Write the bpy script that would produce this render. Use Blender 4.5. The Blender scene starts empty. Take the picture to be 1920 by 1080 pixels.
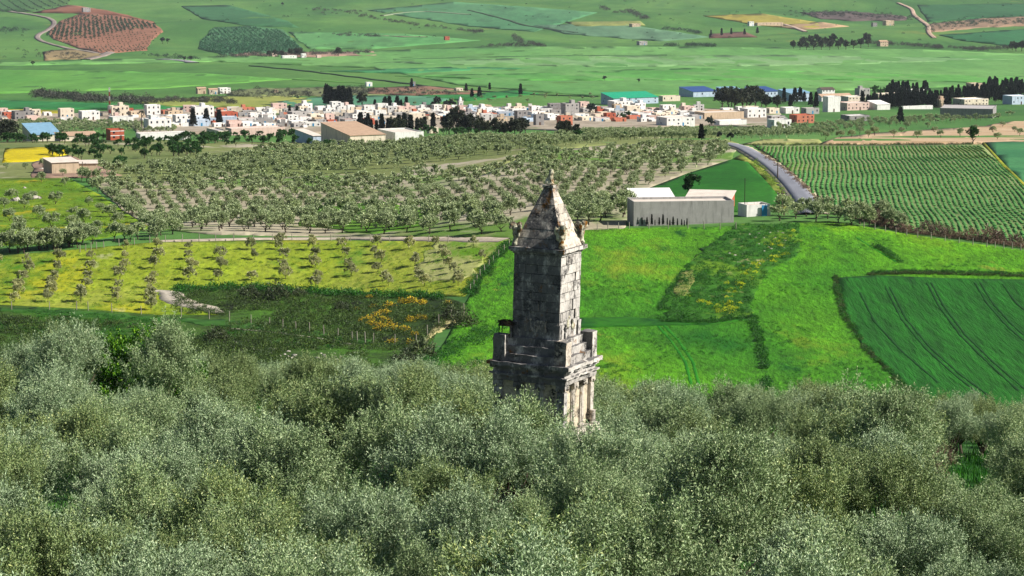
import bpy, bmesh, math, random
import numpy as np
from mathutils import Vector, Matrix, noise as mnoise
R = math.radians
rng = np.random.default_rng(7)
random.seed(7)
C = bpy.context.scene.collection
SC = bpy.context.scene

# ------------------------------------------------------------------ camera, sky, sun, exposure
CZ, F, YH = 260.0, 5000.0, -190.0
PITCH = math.atan((540 - YH) / F)
cam_d = bpy.data.cameras.new('camera'); cam = bpy.data.objects.new('camera', cam_d); C.objects.link(cam)
cam.location = (0, 0, CZ); cam.rotation_euler = (R(90) - PITCH, 0, 0)
cam_d.sensor_width = 36; cam_d.lens = F / 1920 * 36; cam_d.clip_start = 1; cam_d.clip_end = 40000
SC.camera = cam
SUN_EL = R(38); SUN_V = Vector((math.cos(SUN_EL) * .98, math.cos(SUN_EL) * -.2, math.sin(SUN_EL)))
w = bpy.data.worlds.new('World'); SC.world = w; w.use_nodes = True
nt = w.node_tree; bg = nt.nodes['Background']; sky = nt.nodes.new('ShaderNodeTexSky')
sky.sky_type = 'NISHITA'; sky.sun_disc = False; sky.sun_elevation = SUN_EL
sky.sun_rotation = math.atan2(SUN_V.x, SUN_V.y)
nt.links.new(sky.outputs[0], bg.inputs[0]); bg.inputs[1].default_value = 0.05
sl = bpy.data.lights.new('sun', 'SUN'); sl.energy = 5.0; sl.angle = R(.5); sl.color = (1, .95, .87)
so = bpy.data.objects.new('sun', sl); C.objects.link(so)
so.rotation_euler = SUN_V.to_track_quat('Z', 'Y').to_euler(); so.location = (300, -60, 600)
SC.view_settings.view_transform = 'Standard'; SC.view_settings.look = 'None'
SC.view_settings.exposure = 0.92; SC.view_settings.gamma = 1
SC.cycles.max_bounces = 5; SC.cycles.diffuse_bounces = 2; SC.cycles.glossy_bounces = 1
SC.cycles.transmission_bounces = 2; SC.cycles.transparent_max_bounces = 4
SC.cycles.volume_bounces = 0
SC.render.film_transparent = False
KEXP = 1.95      # photo-linear colour / KEXP = surface albedo under this light

# ------------------------------------------------------------------ terrain
def pchip(xs, ys):
    xs = np.array(xs, float); ys = np.array(ys, float); h = np.diff(xs); dl = np.diff(ys) / h
    m = np.zeros(len(xs)); m[0] = dl[0]; m[-1] = dl[-1]
    for i in range(1, len(xs) - 1):
        if dl[i-1] * dl[i] > 0:
            w1 = 2*h[i] + h[i-1]; w2 = h[i] + 2*h[i-1]
            m[i] = (w1 + w2) / (w1/dl[i-1] + w2/dl[i])
    def f(x):
        x = np.clip(x, xs[0], xs[-1]); i = np.clip(np.searchsorted(xs, x) - 1, 0, len(xs) - 2)
        t = (x - xs[i]) / h[i]; t2 = t*t; t3 = t2*t
        return ((2*t3-3*t2+1)*ys[i] + (t3-2*t2+t)*h[i]*m[i] + (-2*t3+3*t2)*ys[i+1] + (t3-t2)*h[i]*m[i+1])
    return f
def dep(y): return PITCH + math.atan((y - 540) / F)
def prof(near, far): 
    p = list(near) + [(d, -d * math.tan(dep(y))) for d, y in far]
    return pchip([a for a, b in p], [b for a, b in p])
FAR = [(1200,250),(1600,210),(2100,170),(2700,130),(3400,95),(4100,60),(4900,20),(5300,0),(6500,-60),(8500,-190),(12000,-330)]
zL = prof([(0,-9),(40,-21),(90,-29.5),(138,-34.5),(148,-35.2),(200,-40.5),(250,-48.5)],
          [(330,682),(372,625),(404,575),(420,545),(456,455),(508,420),(562,380),(638,330),(712,300),(856,270)] + FAR)
zR = prof([(0,-9),(40,-21),(90,-29.5),(138,-33.2),(148,-35.2),(200,-43.5),(262,-54.5)],
          [(310,752),(352,640),(400,520),(446,430),(496,380),(620,300),(720,270),(900,256)] + FAR)
def smooth(a, b, x):
    t = np.clip((x - a) / (b - a), 0, 1); return t*t*(3-2*t)
def H(x, y):
    x = np.asarray(x, float); y = np.asarray(y, float); d = np.maximum(y, 1.0)
    t = x / d; wgt = smooth(-.075, .03, t)
    z = zL(d) * (1 - wgt) + zR(d) * wgt
    a1 = smooth(260, 420, d) * .35
    z = z + a1 * (np.sin(x/19+1.3*np.sin(d/41)) * np.sin(d/33+.7) + .6*np.sin(x/9.3-d/27))
    a2 = smooth(3000, 4000, d) * 5.0
    z = z + a2 * (np.sin(x/170+.9) * np.sin(d/240+x/520) + .6*np.sin(x/95-d/170))
    return z + CZ
cp, sp_ = math.cos(PITCH), math.sin(PITCH)
def project(x, y, z):
    z = z - CZ; dz = y*cp - z*sp_; u = y*sp_ + z*cp
    return 960 + F*x/dz, 540 - F*u/dz
# nominal distance of each image row, used to size things: a thing keeps its share of the view where the valley is nearer
_RL = np.array([(682,330),(625,385),(575,432),(455,540),(420,640),(380,740),(330,900),(300,1030),(270,1270),(250,1700),(210,2200),(170,2750),(130,3400),(95,4150),(60,4800),(20,5500),(0,5900),(-60,7000)][::-1], float)
_RR = np.array([(752,310),(600,380),(520,450),(430,580),(380,690),(300,920),(270,1150),(254,1480),(250,1700),(210,2200),(170,2750),(130,3400),(95,4150),(60,4800),(20,5500),(0,5900),(-60,7000)][::-1], float)
def nominal(px, py):
    wg = smooth(-.075, .03, (np.asarray(px)-960)/F); return np.interp(py, _RL[:,0], _RL[:,1])*(1-wg) + np.interp(py, _RR[:,0], _RR[:,1])*wg
def KS(x, y):
    x = np.asarray(x, float); y = np.asarray(y, float); px, py = project(x, y, H(x, y)); return np.where(y < 305, 1.0, y/np.maximum(nominal(px, py), 305))
SAMP = np.concatenate([np.geomspace(60, 12000, 700)])
def unproj(px, py):
    px = np.atleast_1d(np.asarray(px, float)); py = np.atleast_1d(np.asarray(py, float))
    dx = (px - 960)/F; v = (540 - py)/F
    Dx, Dy, Dz = dx, cp + v*sp_, -sp_ + v*cp
    lo = np.full(px.shape, SAMP[0]); hi = np.full(px.shape, SAMP[-1]); done = np.zeros(px.shape, bool)
    prev = lo.copy()
    for s in SAMP[1:]:
        tt = s / Dy; below = (CZ + Dz*tt) < H(Dx*tt, np.full(px.shape, s))
        new = below & ~done; hi[new] = s; lo[new] = prev[new]; done |= below; prev[:] = s
    for _ in range(24):
        mid = (lo+hi)/2; tt = mid/Dy; b = (CZ + Dz*tt) < H(Dx*tt, mid)
        hi = np.where(b, mid, hi); lo = np.where(b, lo, mid)
    tt = hi/Dy
    return Dx*tt, hi
def LIFT(d): return .04 + d*.00016
def ground(x, y): return H(x, y) + LIFT(np.asarray(y, float))
def at(px, py):
    x, y = unproj([px], [py]); return Vector((x[0], y[0], float(ground(x[0], y[0]))))
def pip(px, py, poly):
    px = np.asarray(px); py = np.asarray(py); ins = np.zeros(px.shape, bool); n = len(poly)
    for i in range(n):
        x0, y0 = poly[i]; x1, y1 = poly[(i+1) % n]
        if y0 == y1: continue
        c = ((y0 > py) != (y1 > py)) & (px < (x1-x0)*(py-y0)/(y1-y0)+x0); ins ^= c
    return ins

# ------------------------------------------------------------------ tagging
def tag(o, label=None, cat=None, group=None, kind=None):
    if label: o['label'] = label
    if cat: o['category'] = cat
    if group: o['group'] = group
    if kind: o['kind'] = kind
    return o
def empty(name, loc=(0,0,0), rz=0):
    o = bpy.data.objects.new(name, None); o.location = loc; o.rotation_euler = (0,0,rz)
    o.empty_display_size = .3; C.objects.link(o); return o
def link(name, me, m=None, parent=None):
    o = bpy.data.objects.new(name, me); C.objects.link(o)
    if m: me.materials.append(m) if not isinstance(m, (list, tuple)) else [me.materials.append(q) for q in m]
    if parent: o.parent = parent
    return o
def dup(o, parent=None):
    c = o.copy(); C.objects.link(c); c.parent = parent
    for ch in list(KIDS.get(o.name, [])):
        k = ch.copy(); C.objects.link(k); k.parent = c
    return c
KIDS = {}
def reg(root, *kids): KIDS[root.name] = list(kids)

# ------------------------------------------------------------------ mesh helpers
def mesh_np(name, V, Fq, smooth_=False, attr=None):
    me = bpy.data.meshes.new(name); V = np.asarray(V, np.float32); Fq = np.asarray(Fq, np.int32); k = Fq.shape[1]
    me.vertices.add(len(V)); me.vertices.foreach_set('co', V.ravel())
    me.loops.add(Fq.size); me.loops.foreach_set('vertex_index', Fq.ravel())
    me.polygons.add(len(Fq)); me.polygons.foreach_set('loop_start', np.arange(0, Fq.size, k, dtype=np.int32))
    if smooth_: me.polygons.foreach_set('use_smooth', np.ones(len(Fq), bool))
    me.update(calc_edges=True)
    if attr is not None:
        a = me.attributes.new('rnd', 'FLOAT', 'POINT'); a.data.foreach_set('value', np.asarray(attr, np.float32))
    return me
class MB:
    def __init__(s): s.v = []; s.f = []
    def add(s, vs, fs):
        b = len(s.v); s.v += [tuple(p) for p in vs]; s.f += [tuple(i+b for i in f) for f in fs]
    def box(s, x0, x1, y0, y1, z0, z1, rz=0, o=(0,0)):
        vs = [(x0,y0,z0),(x1,y0,z0),(x1,y1,z0),(x0,y1,z0),(x0,y0,z1),(x1,y0,z1),(x1,y1,z1),(x0,y1,z1)]
        if rz: 
            c, q = math.cos(rz), math.sin(rz); vs = [(x*c-y*q+o[0], x*q+y*c+o[1], z) for x,y,z in vs]
        s.add(vs, [(0,3,2,1),(4,5,6,7),(0,1,5,4),(1,2,6,5),(2,3,7,6),(3,0,4,7)])
    def frustum(s, w0, w1, z0, z1, cx=0, cy=0):
        a, b = w0/2, w1/2
        s.add([(cx-a,cy-a,z0),(cx+a,cy-a,z0),(cx+a,cy+a,z0),(cx-a,cy+a,z0),(cx-b,cy-b,z1),(cx+b,cy-b,z1),(cx+b,cy+b,z1),(cx-b,cy+b,z1)],
              [(0,3,2,1),(4,5,6,7),(0,1,5,4),(1,2,6,5),(2,3,7,6),(3,0,4,7)])
    def lathe(s, prof_, n=16, cx=0, cy=0, flute=0, nf=0):
        vs = []; fs = []
        for r, z in prof_:
            for i in range(n):
                a = 2*math.pi*i/n; rr = r*(1 - (flute*(i % 2) if nf else 0)); vs.append((cx+rr*math.cos(a), cy+rr*math.sin(a), z))
        m = len(prof_)
        for j in range(m-1):
            for i in range(n):
                k = (i+1) % n; fs.append((j*n+i, j*n+k, (j+1)*n+k, (j+1)*n+i))
        fs.append(tuple(range(n))[::-1]); fs.append(tuple((m-1)*n+i for i in range(n)))
        s.add(vs, fs)
    def tube(s, pts, rads, n=7):
        vs = []; fs = []; P = [Vector(p) for p in pts]
        for j, p in enumerate(P):
            d = (P[min(j+1,len(P)-1)] - P[max(j-1,0)]); d = d.normalized() if d.length > 1e-6 else Vector((0,0,1))
            a = d.orthogonal().normalized(); b = d.cross(a)
            if j and (a.dot(pa) < 0): a, b = -a, -b
            pa = a
            for i in range(n):
                t = 2*math.pi*i/n; vs.append(p + (a*math.cos(t)+b*math.sin(t))*rads[j])
        for j in range(len(P)-1):
            for i in range(n):
                k = (i+1) % n; fs.append((j*n+i, j*n+k, (j+1)*n+k, (j+1)*n+i))
        fs.append(tuple((len(P)-1)*n+i for i in range(n))); fs.append(tuple(range(n))[::-1])
        s.add(vs, fs)
    def mesh(s, name, smooth_=False):
        me = bpy.data.meshes.new(name); me.from_pydata(s.v, [], s.f); me.update()
        if smooth_: me.polygons.foreach_set('use_smooth', [True]*len(me.polygons))
        return me
    def build(s, name, m, parent=None, smooth_=False): return link(name, s.mesh(name, smooth_), m, parent)
    def arr(s):
        V = np.array(s.v, np.float32); Q = []
        for f in s.f:
            if len(f) == 4: Q.append(f)
            elif len(f) == 3: Q.append((f[0], f[1], f[2], f[2]))
            else:
                for i in range(1, len(f)-1, 2): Q.append((f[0], f[i], f[i+1], f[min(i+2, len(f)-1)]))
        return V, np.array(Q, np.int32)
def rough(me, amp, scale=1.2, seed=0.0):
    for v in me.vertices:
        p = v.co * scale + Vector((seed, seed*1.7, -seed))
        v.co += mnoise.noise_vector(p) * amp + mnoise.noise_vector(p*3.1) * amp * .5

# ------------------------------------------------------------------ materials
def lin(c): return tuple(((q/255)/12.92 if q/255 <= .04045 else ((q/255+.055)/1.055)**2.4) for q in c)
def DS(c, f=.9, g=1.0):
    l = .3*c[0]+.59*c[1]+.11*c[2]; return tuple((l+(q-l)*f)*g for q in c)
def A(c, k=1.0): return tuple(min(.85, max(.004, q*k/KEXP)) for q in lin(c)) + (1,)
class NT:
    def __init__(s, name):
        s.m = bpy.data.materials.new(name); s.m.use_nodes = True; s.t = s.m.node_tree
        s.b = s.t.nodes['Principled BSDF']; s.b.inputs['Roughness'].default_value = .9
        s.b.inputs['Specular IOR Level'].default_value = .15; s.out = s.t.nodes['Material Output']
    def n(s, typ, ins=None, **kw):
        q = s.t.nodes.new('ShaderNode'+typ)
        for k, v in kw.items(): setattr(q, k, v)
        for k, v in (ins or {}).items():
            if hasattr(v, 'is_output'): s.t.links.new(v, q.inputs[k])
            else: q.inputs[k].default_value = v
        return q
    def coords(s, rz=0, sc=(1,1,1), loc=(0,0,0)):
        t = s.n('TexCoord'); m = s.n('Mapping', {0: t.outputs['Object'], 'Rotation': (0,0,rz), 'Scale': sc, 'Location': loc}); return m.outputs[0]
    def noise(s, vec, scale, detail=3, rough=.6, dist=0):
        return s.n('TexNoise', {'Vector': vec, 'Scale': scale, 'Detail': detail, 'Roughness': rough, 'Distortion': dist}).outputs['Fac']
    def ramp(s, fac, stops):
        r = s.n('ValToRGB', {0: fac}); e = r.color_ramp.elements
        while len(e) < len(stops): e.new(.5)
        for i, (p, c) in enumerate(stops): e[i].position = p; e[i].color = c if len(c) == 4 else tuple(c)+(1,)
        return r.outputs[0]
    def step(s, fac, a, b): 
        return s.n('MapRange', {0: fac, 1: a, 2: b, 3: 0, 4: 1}).outputs[0]
    def mix(s, fac, a, b, mode='MIX'):
        q = s.n('Mix', data_type='RGBA', blend_type=mode)
        for idx, v in ((0, fac), (6, a), (7, b)):
            if hasattr(v, 'is_output'): s.t.links.new(v, q.inputs[idx])
            else: q.inputs[idx].default_value = v
        return q.outputs[2]
    def base(s, c): 
        if hasattr(c, 'is_output'): s.t.links.new(c, s.b.inputs['Base Color'])
        else: s.b.inputs['Base Color'].default_value = c
    def bump(s, h, strength=.5, dist=.1):
        q = s.n('Bump', {'Height': h, 'Strength': strength, 'Distance': dist}); s.t.links.new(q.outputs[0], s.b.inputs['Normal'])

def field_mat(name, c1, c2, s1=.03, fine=1.2, rz=0, st=(1,1,1), spots=None, c3=None, var=.25, bump=.25, bd=.25):
    """growing field: broad patches c1..c2, a fine grain, optional spots [(rgb, noise scale, lo, hi)]"""
    t = NT(name); v = t.coords(rz, st)
    n1 = t.noise(v, s1, 5, .62, .6)
    col = t.ramp(n1, [(.36, A(c1)), (.64, A(c2))] if c3 is None else [(.3, A(c1)), (.5, A(c2)), (.68, A(c3))])
    n2 = t.noise(v, fine, 4, .75)
    g = t.ramp(n2, [(.28, (1-var,)*3), (.72, (1+var,)*3)])
    col = t.mix(1.0, col, g, 'MULTIPLY')
    n2b = t.noise(v, fine*.23, 3, .7)
    col = t.mix(1.0, col, t.ramp(n2b, [(.3, (1-var*.6,)*3), (.7, (1+var*.6,)*3)]), 'MULTIPLY')
    for (c, sc, lo, hi) in (spots or []):
        ns = t.noise(t.coords(rz, st, (sc*91, 7, 3)), sc, 5, .7)
        col = t.mix(t.step(ns, lo, hi), col, A(c))
    t.base(col); t.bump(n2, bump, bd); return t.m
def plain(name, c, var=.12, sc=1.5, rough_=.85, spots=None, streak=False):
    t = NT(name); v = t.coords(); n = t.noise(v, sc, 4, .7)
    col = t.ramp(n, [(.3, A(c, 1-var)), (.7, A(c, 1+var))])
    if streak:
        n3 = t.noise(t.coords(0, (1,1,.12)), sc*2.2, 4, .7); col = t.mix(t.step(n3, .5, .75), col, A(c, .55))
    for (cc, s_, lo, hi) in (spots or []):
        col = t.mix(t.step(t.noise(v, s_, 5, .7), lo, hi), col, A(cc))
    t.base(col); t.b.inputs['Roughness'].default_value = rough_; t.bump(n, .15, .05); return t.m
def leaf_mat(name, c1, c2, c3=None, back=None, trans=.22, attr=False, gloss=.55, k=1.5, accent=None):
    t = NT(name); A = lambda c: tuple(min(.8, q*k) for q in globals()['A'](c)[:3]) + (1,); g = t.n('NewGeometry')
    isl = g.outputs['Random Per Island']
    col = t.ramp(isl, [(.0, A(c1)), (.65, A(c2)), (1.0, A(c3 or c2))])
    if attr: rv = t.n('Attribute', attribute_name='rnd').outputs['Fac']
    else: rv = t.n('ObjectInfo').outputs['Random']
    col = t.mix(1.0, col, t.ramp(rv, [(0, (.72,.74,.70)), (.5, (1,1,1)), (1, (1.22,1.18,1.05))]), 'MULTIPLY')
    if accent: col = t.mix(t.step(isl, accent[1], accent[1]+.01), col, A(accent[0]))
    if back: col = t.mix(g.outputs['Backfacing'], col, A(back))
    t.base(col); t.b.inputs['Roughness'].default_value = gloss; t.b.inputs['Specular IOR Level'].default_value = .3
    tr = t.n('BsdfTranslucent', {0: col}); mx = t.n('MixShader', {0: trans, 1: t.b.outputs[0], 2: tr.outputs[0]})
    t.t.links.new(mx.outputs[0], t.out.inputs[0]); return t.m

M = {}
M['bark'] = plain('bark', (95,82,70), .35, 9)
M['bark_pale'] = plain('pale_bark', (120,108,95), .3, 7)
M['olive'] = leaf_mat('olive_leaf', (54,82,40), (120,148,86), (228,238,182), back=(160,182,130), trans=.06, k=1.5)
M['olive_green'] = leaf_mat('green_olive_leaf', (50,76,32), (106,132,66), (208,216,146), back=(146,166,108), trans=.06, k=1.5)
M['olive_silver'] = leaf_mat('silver_olive_leaf', (58,86,50), (126,154,100), (228,240,194), back=(170,192,148), trans=.06, k=1.5)
M['olive_far'] = leaf_mat('orchard_leaf', (78,100,56), (122,142,88), (200,210,162), back=(160,172,128), trans=.2, attr=False, k=1.85)
M['olive_mass'] = leaf_mat('orchard_mass_leaf', (78,100,56), (122,142,88), (200,210,162), back=(160,172,128), trans=.2, attr=True, k=1.85)
M['sapling'] = leaf_mat('sapling_leaf', (128,134,90), (166,168,120), (206,204,160), trans=.3, k=1.9)
M['dark_leaf'] = leaf_mat('dark_conifer_leaf', (16,32,24), (32,50,38), (56,72,54), trans=.1, k=1.1)
M['euc'] = leaf_mat('eucalyptus_leaf', (32,46,32), (56,66,44), (92,92,66), trans=.15)
M['citrus'] = leaf_mat('fruit_leaf', (22,60,22), (44,96,32), (84,130,54), trans=.2)
M['citrus_mass'] = leaf_mat('fruit_mass_leaf', (22,60,22), (44,96,32), (84,130,54), trans=.2, attr=True)
M['fresh'] = leaf_mat('fresh_leaf', (40,84,10), (74,128,16), (136,180,40), trans=.25, k=1.7)
M['scrub'] = leaf_mat('scrub_leaf', (32,52,14), (62,90,26), (102,126,52), trans=.15, attr=True)
M['grassb'] = leaf_mat('tall_grass', (18,66,10), (42,112,16), (84,150,30), trans=.2, attr=True)
M['brush'] = leaf_mat('bare_brush', (96,74,60), (128,104,86), (150,128,104), trans=.1, attr=True)
M['pinkbrush'] = leaf_mat('pink_twigs', (104,80,70), (134,108,94), (160,134,116), trans=.1, k=1.2)
M['purplebush'] = leaf_mat('hedge_leaf', (40,48,38), (66,72,58), (96,92,84), trans=.1, attr=True)
M['gorse_leaf'] = leaf_mat('gorse_leaf', (28,40,12), (52,62,18), (80,84,24), trans=.1)
M['gorse_fl'] = leaf_mat('gorse_flower', (226,146,6), (244,174,14), (252,204,60), trans=.3, k=2.8)
M['bluegrove'] = leaf_mat('grove_leaf', (34,82,58), (56,112,76), (84,140,96), trans=.1, attr=True)
M['fardark'] = leaf_mat('far_tree_leaf', (30,46,40), (46,62,52), (70,82,66), trans=.1)
M['fardark_mass'] = leaf_mat('far_mass_leaf', (30,60,40), (46,78,52), (70,98,66), trans=.1, attr=True)

# ------------------------------------------------------------------ ground sheet and fields
def make_ground():
    ds = np.concatenate([[-60, 0, 12], np.geomspace(24, 12000, 460)])
    cols = np.linspace(-.34, .34, 221)
    V = []; 
    for d in ds:
        wd = max(d, 160.0); x = cols*wd*(1 if d < 3000 else 1)
        V.append(np.stack([x, np.full_like(x, d), H(x, np.full_like(x, max(d, 1.0)))], 1))
    V = np.concatenate(V); n = len(cols); m = len(ds)
    i, j = np.meshgrid(np.arange(m-1), np.arange(n-1), indexing='ij'); b = (i*n+j).ravel()
    me = mesh_np('ground', V, np.stack([b, b+1, b+n+1, b+n], 1), True)
    t = NT('hill_grass'); v = t.coords(.35, (1,.45,1))
    n1 = t.noise(v, .0035, 6, .62, .8)
    col = t.ramp(n1, [(.28, A((60,106,52))), (.45, A((80,132,60))), (.6, A((106,152,72))), (.75, A((70,122,74)))])
    col = t.mix(1.0, col, t.ramp(t.noise(t.coords(.2,(1,.3,1)), .03, 4, .7), [(.3,(.82,.82,.82)),(.7,(1.15,1.15,1.15))]), 'MULTIPLY')
    sc_ = t.noise(t.coords(-.3,(1,.6,1),(40,3,0)), .006, 5, .7)
    col = t.mix(t.step(sc_, .62, .68), col, A((132,150,70)))
    n2 = t.noise(t.coords(), .25, 4, .7); col = t.mix(1.0, col, t.ramp(n2, [(.3,(.8,.8,.8)),(.7,(1.2,1.2,1.2))]), 'MULTIPLY')
    t.base(col); t.bump(n2, .3, .3)
    return tag(link('ground', me, t.m), kind='structure', label='rolling green grass land that carries all fields')
make_ground()
LAYER = [0]
def patch(name, poly, m, label, step_=(26, 7), layer=1, kind='structure', jag=0):
    poly = [tuple(map(float, p)) for p in poly]
    if jag:
        r_ = random.Random(len(label)*7 + int(poly[0][0])); q = []
        for i, (a, b) in enumerate(poly):
            c, d = poly[(i+1) % len(poly)]; L = math.hypot(c-a, (d-b)*2.5); n = max(1, int(L/14))
            for k in range(n):
                f = k/n; q.append((a+(c-a)*f + r_.gauss(0, jag)*(k > 0), b+(d-b)*f + r_.gauss(0, jag*.3)*(k > 0)))
        poly = q
    bm = bmesh.new(); vs = [bm.verts.new((x, y, 0)) for x, y in poly]
    es = [bm.edges.new((vs[i], vs[(i+1) % len(vs)])) for i in range(len(vs))]
    bmesh.ops.triangle_fill(bm, use_beauty=True, edges=es)
    xs = [p[0] for p in poly]; ys = [p[1] for p in poly]
    for ax, lo, hi, st in ((0, min(xs), max(xs), step_[0]), (1, min(ys), max(ys), step_[1])):
        n = int((hi-lo)/st)
        for k in range(1, n+1):
            co = [0,0,0]; no = [0,0,0]; co[ax] = lo + k*(hi-lo)/(n+1); no[ax] = 1
            bmesh.ops.bisect_plane(bm, geom=bm.verts[:]+bm.edges[:]+bm.faces[:], plane_co=co, plane_no=no, dist=1e-5)
    P = np.array([v.co[:2] for v in bm.verts])
    X, Y = unproj(P[:,0], P[:,1]); off = LIFT(Y)*(.35+.65*layer)
    Z = H(X, Y) + off
    for v, x, y, z in zip(bm.verts, X, Y, Z): v.co = (x, y, z)
    bm.normal_update()
    for f in bm.faces:
        if f.normal.z < 0: f.normal_flip()
        f.smooth = True
    rim = [e for e in bm.edges if len(e.link_faces) == 1]; ex = bmesh.ops.extrude_edge_only(bm, edges=rim)
    for v in ex['geom']:
        if isinstance(v, bmesh.types.BMVert): v.co.z -= .25 + LIFT(v.co.y)*(.35+.65*layer)
    me = bpy.data.meshes.new(name); bm.to_mesh(me); bm.free()
    return tag(link(name, me, m), label, kind=kind)
def strip(name, line, width, m, label, layer=2, kind='structure', wob=0, seg=10):
    """a ribbon along a pixel polyline, width in metres"""
    pts = []
    for (a, b), (c, d) in zip(line, line[1:]):
        n = max(1, int(math.hypot(c-a, (d-b)*3)/seg)); pts += [(a+(c-a)*k/n, b+(d-b)*k/n) for k in range(n)]
    pts.append(line[-1]); P = np.array(pts, float); X, Y = unproj(P[:,0], P[:,1])
    for _ in range(2): 
        X[1:-1] = (X[:-2]+2*X[1:-1]+X[2:])/4; Y[1:-1] = (Y[:-2]+2*Y[1:-1]+Y[2:])/4
    tx, ty = np.gradient(X), np.gradient(Y); L = np.hypot(tx, ty)+1e-9; nx, ny = -ty/L, tx/L
    wd = np.interp(np.linspace(0, 1, len(X)), np.linspace(0, 1, len(width)), width) if isinstance(width, (list, tuple)) else np.full(len(X), width)
    wd = wd*KS(X, Y)
    wd = wd*(1 + wob*rng.normal(size=len(X))*.5); V = []
    for s, dz in ((-.52, 1), (-.5, 0), (-.17, 0), (.17, 0), (.5, 0), (.52, 1)):
        x, y = X+nx*wd*s, Y+ny*wd*s; up_ = LIFT(Y)*(.35+.65*layer); V.append(np.stack([x, y, H(x, y)+up_ - dz*(up_+.2)], 1))
    V = np.stack(V, 1).reshape(-1, 3); n = len(X); b = np.arange(n-1)*6
    Fq = np.concatenate([np.stack([b+k, b+k+1, b+k+7, b+k+6], 1) for k in range(5)])
    return tag(link(name, mesh_np(name, V, Fq[:, ::-1], True), m), label, kind=kind), X, Y

G1, G2, G3 = (64,136,4), (98,166,8), (146,184,28)
patch('wheat_field', [(800,690),(835,640),(872,570),(915,500),(960,452),(1100,430),(1380,425),(1560,415),(1700,440),(1930,472),(2120,500),(2120,820),(700,820)],
      field_mat('bright_wheat', G1, G2, .022, 1.3, .5, (1,.35,1), [((158,182,44), .035, .56, .7), ((34,112,8), .05, .6, .74), ((22,96,12), .16, .6, .7), ((170,180,60), .12, .66, .76)], G3, .5, .9, .6), 'bright green young wheat sloping below the barn')
patch('dark_crop_field', [(1566,523),(1640,518),(1760,523),(2120,530),(2120,840),(1745,772),(1690,722),(1620,655),(1580,590)],
      field_mat('dark_crop', (26,92,22), (42,120,28), .02, 1.4, .32, (1,.1,1), [((52,128,34), .04, .6, .75), ((12,66,18), .16, .62, .7)], None, .45, .8, .5), 'dark green crop field at the right edge', layer=2)
patch('fallow_garden', [(1246,602),(1240,570),(1262,535),(1292,498),(1332,458),(1382,422),(1500,420),(1506,470),(1440,512),(1414,556),(1406,592),(1330,603)],
      field_mat('fallow', (44,104,24), (72,132,28), .05, 1.0, .2, (1,.7,1), [((196,190,130), .16, .6, .68), ((120,164,34), .09, .54, .66), ((184,184,40), .14, .66, .74)], None, .45, .6, .4), 'rough weedy plot with pale stones and yellow flowers', layer=1.6, jag=5)
patch('bare_earth', [(1262,545),(1275,512),(1300,508),(1302,530),(1285,556),(1268,560)], field_mat('straw_earth', (112,140,54), (168,166,96), .12, 1.5), 'bare straw coloured earth in the weedy plot', layer=2.1, jag=.8)
patch('grass_band', [(1085,598),(1180,596),(1245,602),(1330,603),(1406,594),(1412,600),(1330,610),(1240,612),(1085,616)], field_mat('rank_grass', (26,92,12), (56,130,18), .2, 1.2), 'band of rank dark grass between the wheat strips', layer=2, jag=1.5)
patch('bean_field', [(1412,273),(1840,272),(1882,310),(1925,348),(2040,430),(2040,520),(1920,462),(1850,452),(1700,436),(1600,410),(1540,385),(1500,342),(1455,300)],
      field_mat('bean_soil', (112,142,80), (158,168,110), .02, .8, 0, (1,1,1), [((190,180,140), .03, .6, .72)]), 'soil of the row crop field right of the road', layer=1.5)
patch('blue_green_field', [(1846,268),(2060,262),(2060,440),(1925,352),(1885,312)], field_mat('blue_crop', (62,132,84), (84,154,96), .03, .6), 'blue green crop beyond the row field', layer=1.5)
patch('yellow_verge', [(1841,270),(1845,268),(1886,312),(1926,350),(1923,353),(1882,315)], field_mat('mustard_verge', (120,140,30), (170,168,50), .1, .8), 'yellow weed strip along the row crop field', layer=2)
patch('triangle_field', [(1195,362),(1290,326),(1372,300),(1402,305),(1440,345),(1470,380),(1440,398),(1180,398)], field_mat('triangle_wheat', (36,108,24), (58,134,34), .03, .9, .3, (1,.5,1), [((16,96,30), .05, .6, .7)]), 'triangle of green wheat between road and barn', layer=1.5)
patch('road_verge', [(1372,300),(1390,290),(1450,330),(1490,372),(1500,390),(1468,392),(1440,345),(1402,305)], field_mat('dry_verge', (120,150,50), (170,170,80), .08, .8), 'dry yellowish grass verge beside the road', layer=1.2)
patch('tan_ploughland', [(1535,271),(1570,258),(1640,250),(1760,243),(1830,238),(1960,222),(1960,265),(1832,271)], field_mat('tan_soil', (206,172,132), (226,196,160), .02, .5, 0, (1,1,1), [((120,150,60), .02, .62, .68)]), 'tan ploughed soil under olive trees', layer=1.2, jag=2)
patch('tan_ploughland', [(1385,272),(1430,262),(1535,262),(1545,271)], field_mat('tan_grass', (150,168,84), (196,190,130), .03, .6), 'dry grass corner beside the road top', layer=1.1, jag=1)
patch('rape_field', [(4,306),(10,279),(60,277),(118,277),(126,291),(92,297),(62,304)], field_mat('rape', (214,194,8), (236,214,20), .04, .8, 0, (1,.4,1), [((150,160,20), .05, .62, .7)]), 'bright yellow square of flowering rape', layer=1.6, jag=.6)
patch('stony_pasture', [(-160,338),(60,335),(130,336),(190,368),(235,400),(282,428),(200,446),(100,458),(-160,466)],
      field_mat('pasture', (92,138,22), (132,160,34), .05, .9, 0, (1,.6,1), [((196,180,30), .06, .57, .66), ((206,200,170), .12, .7, .74)], None, .35, .5, .3), 'yellow green stony pasture left of the orchard', layer=1.4)
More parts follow.
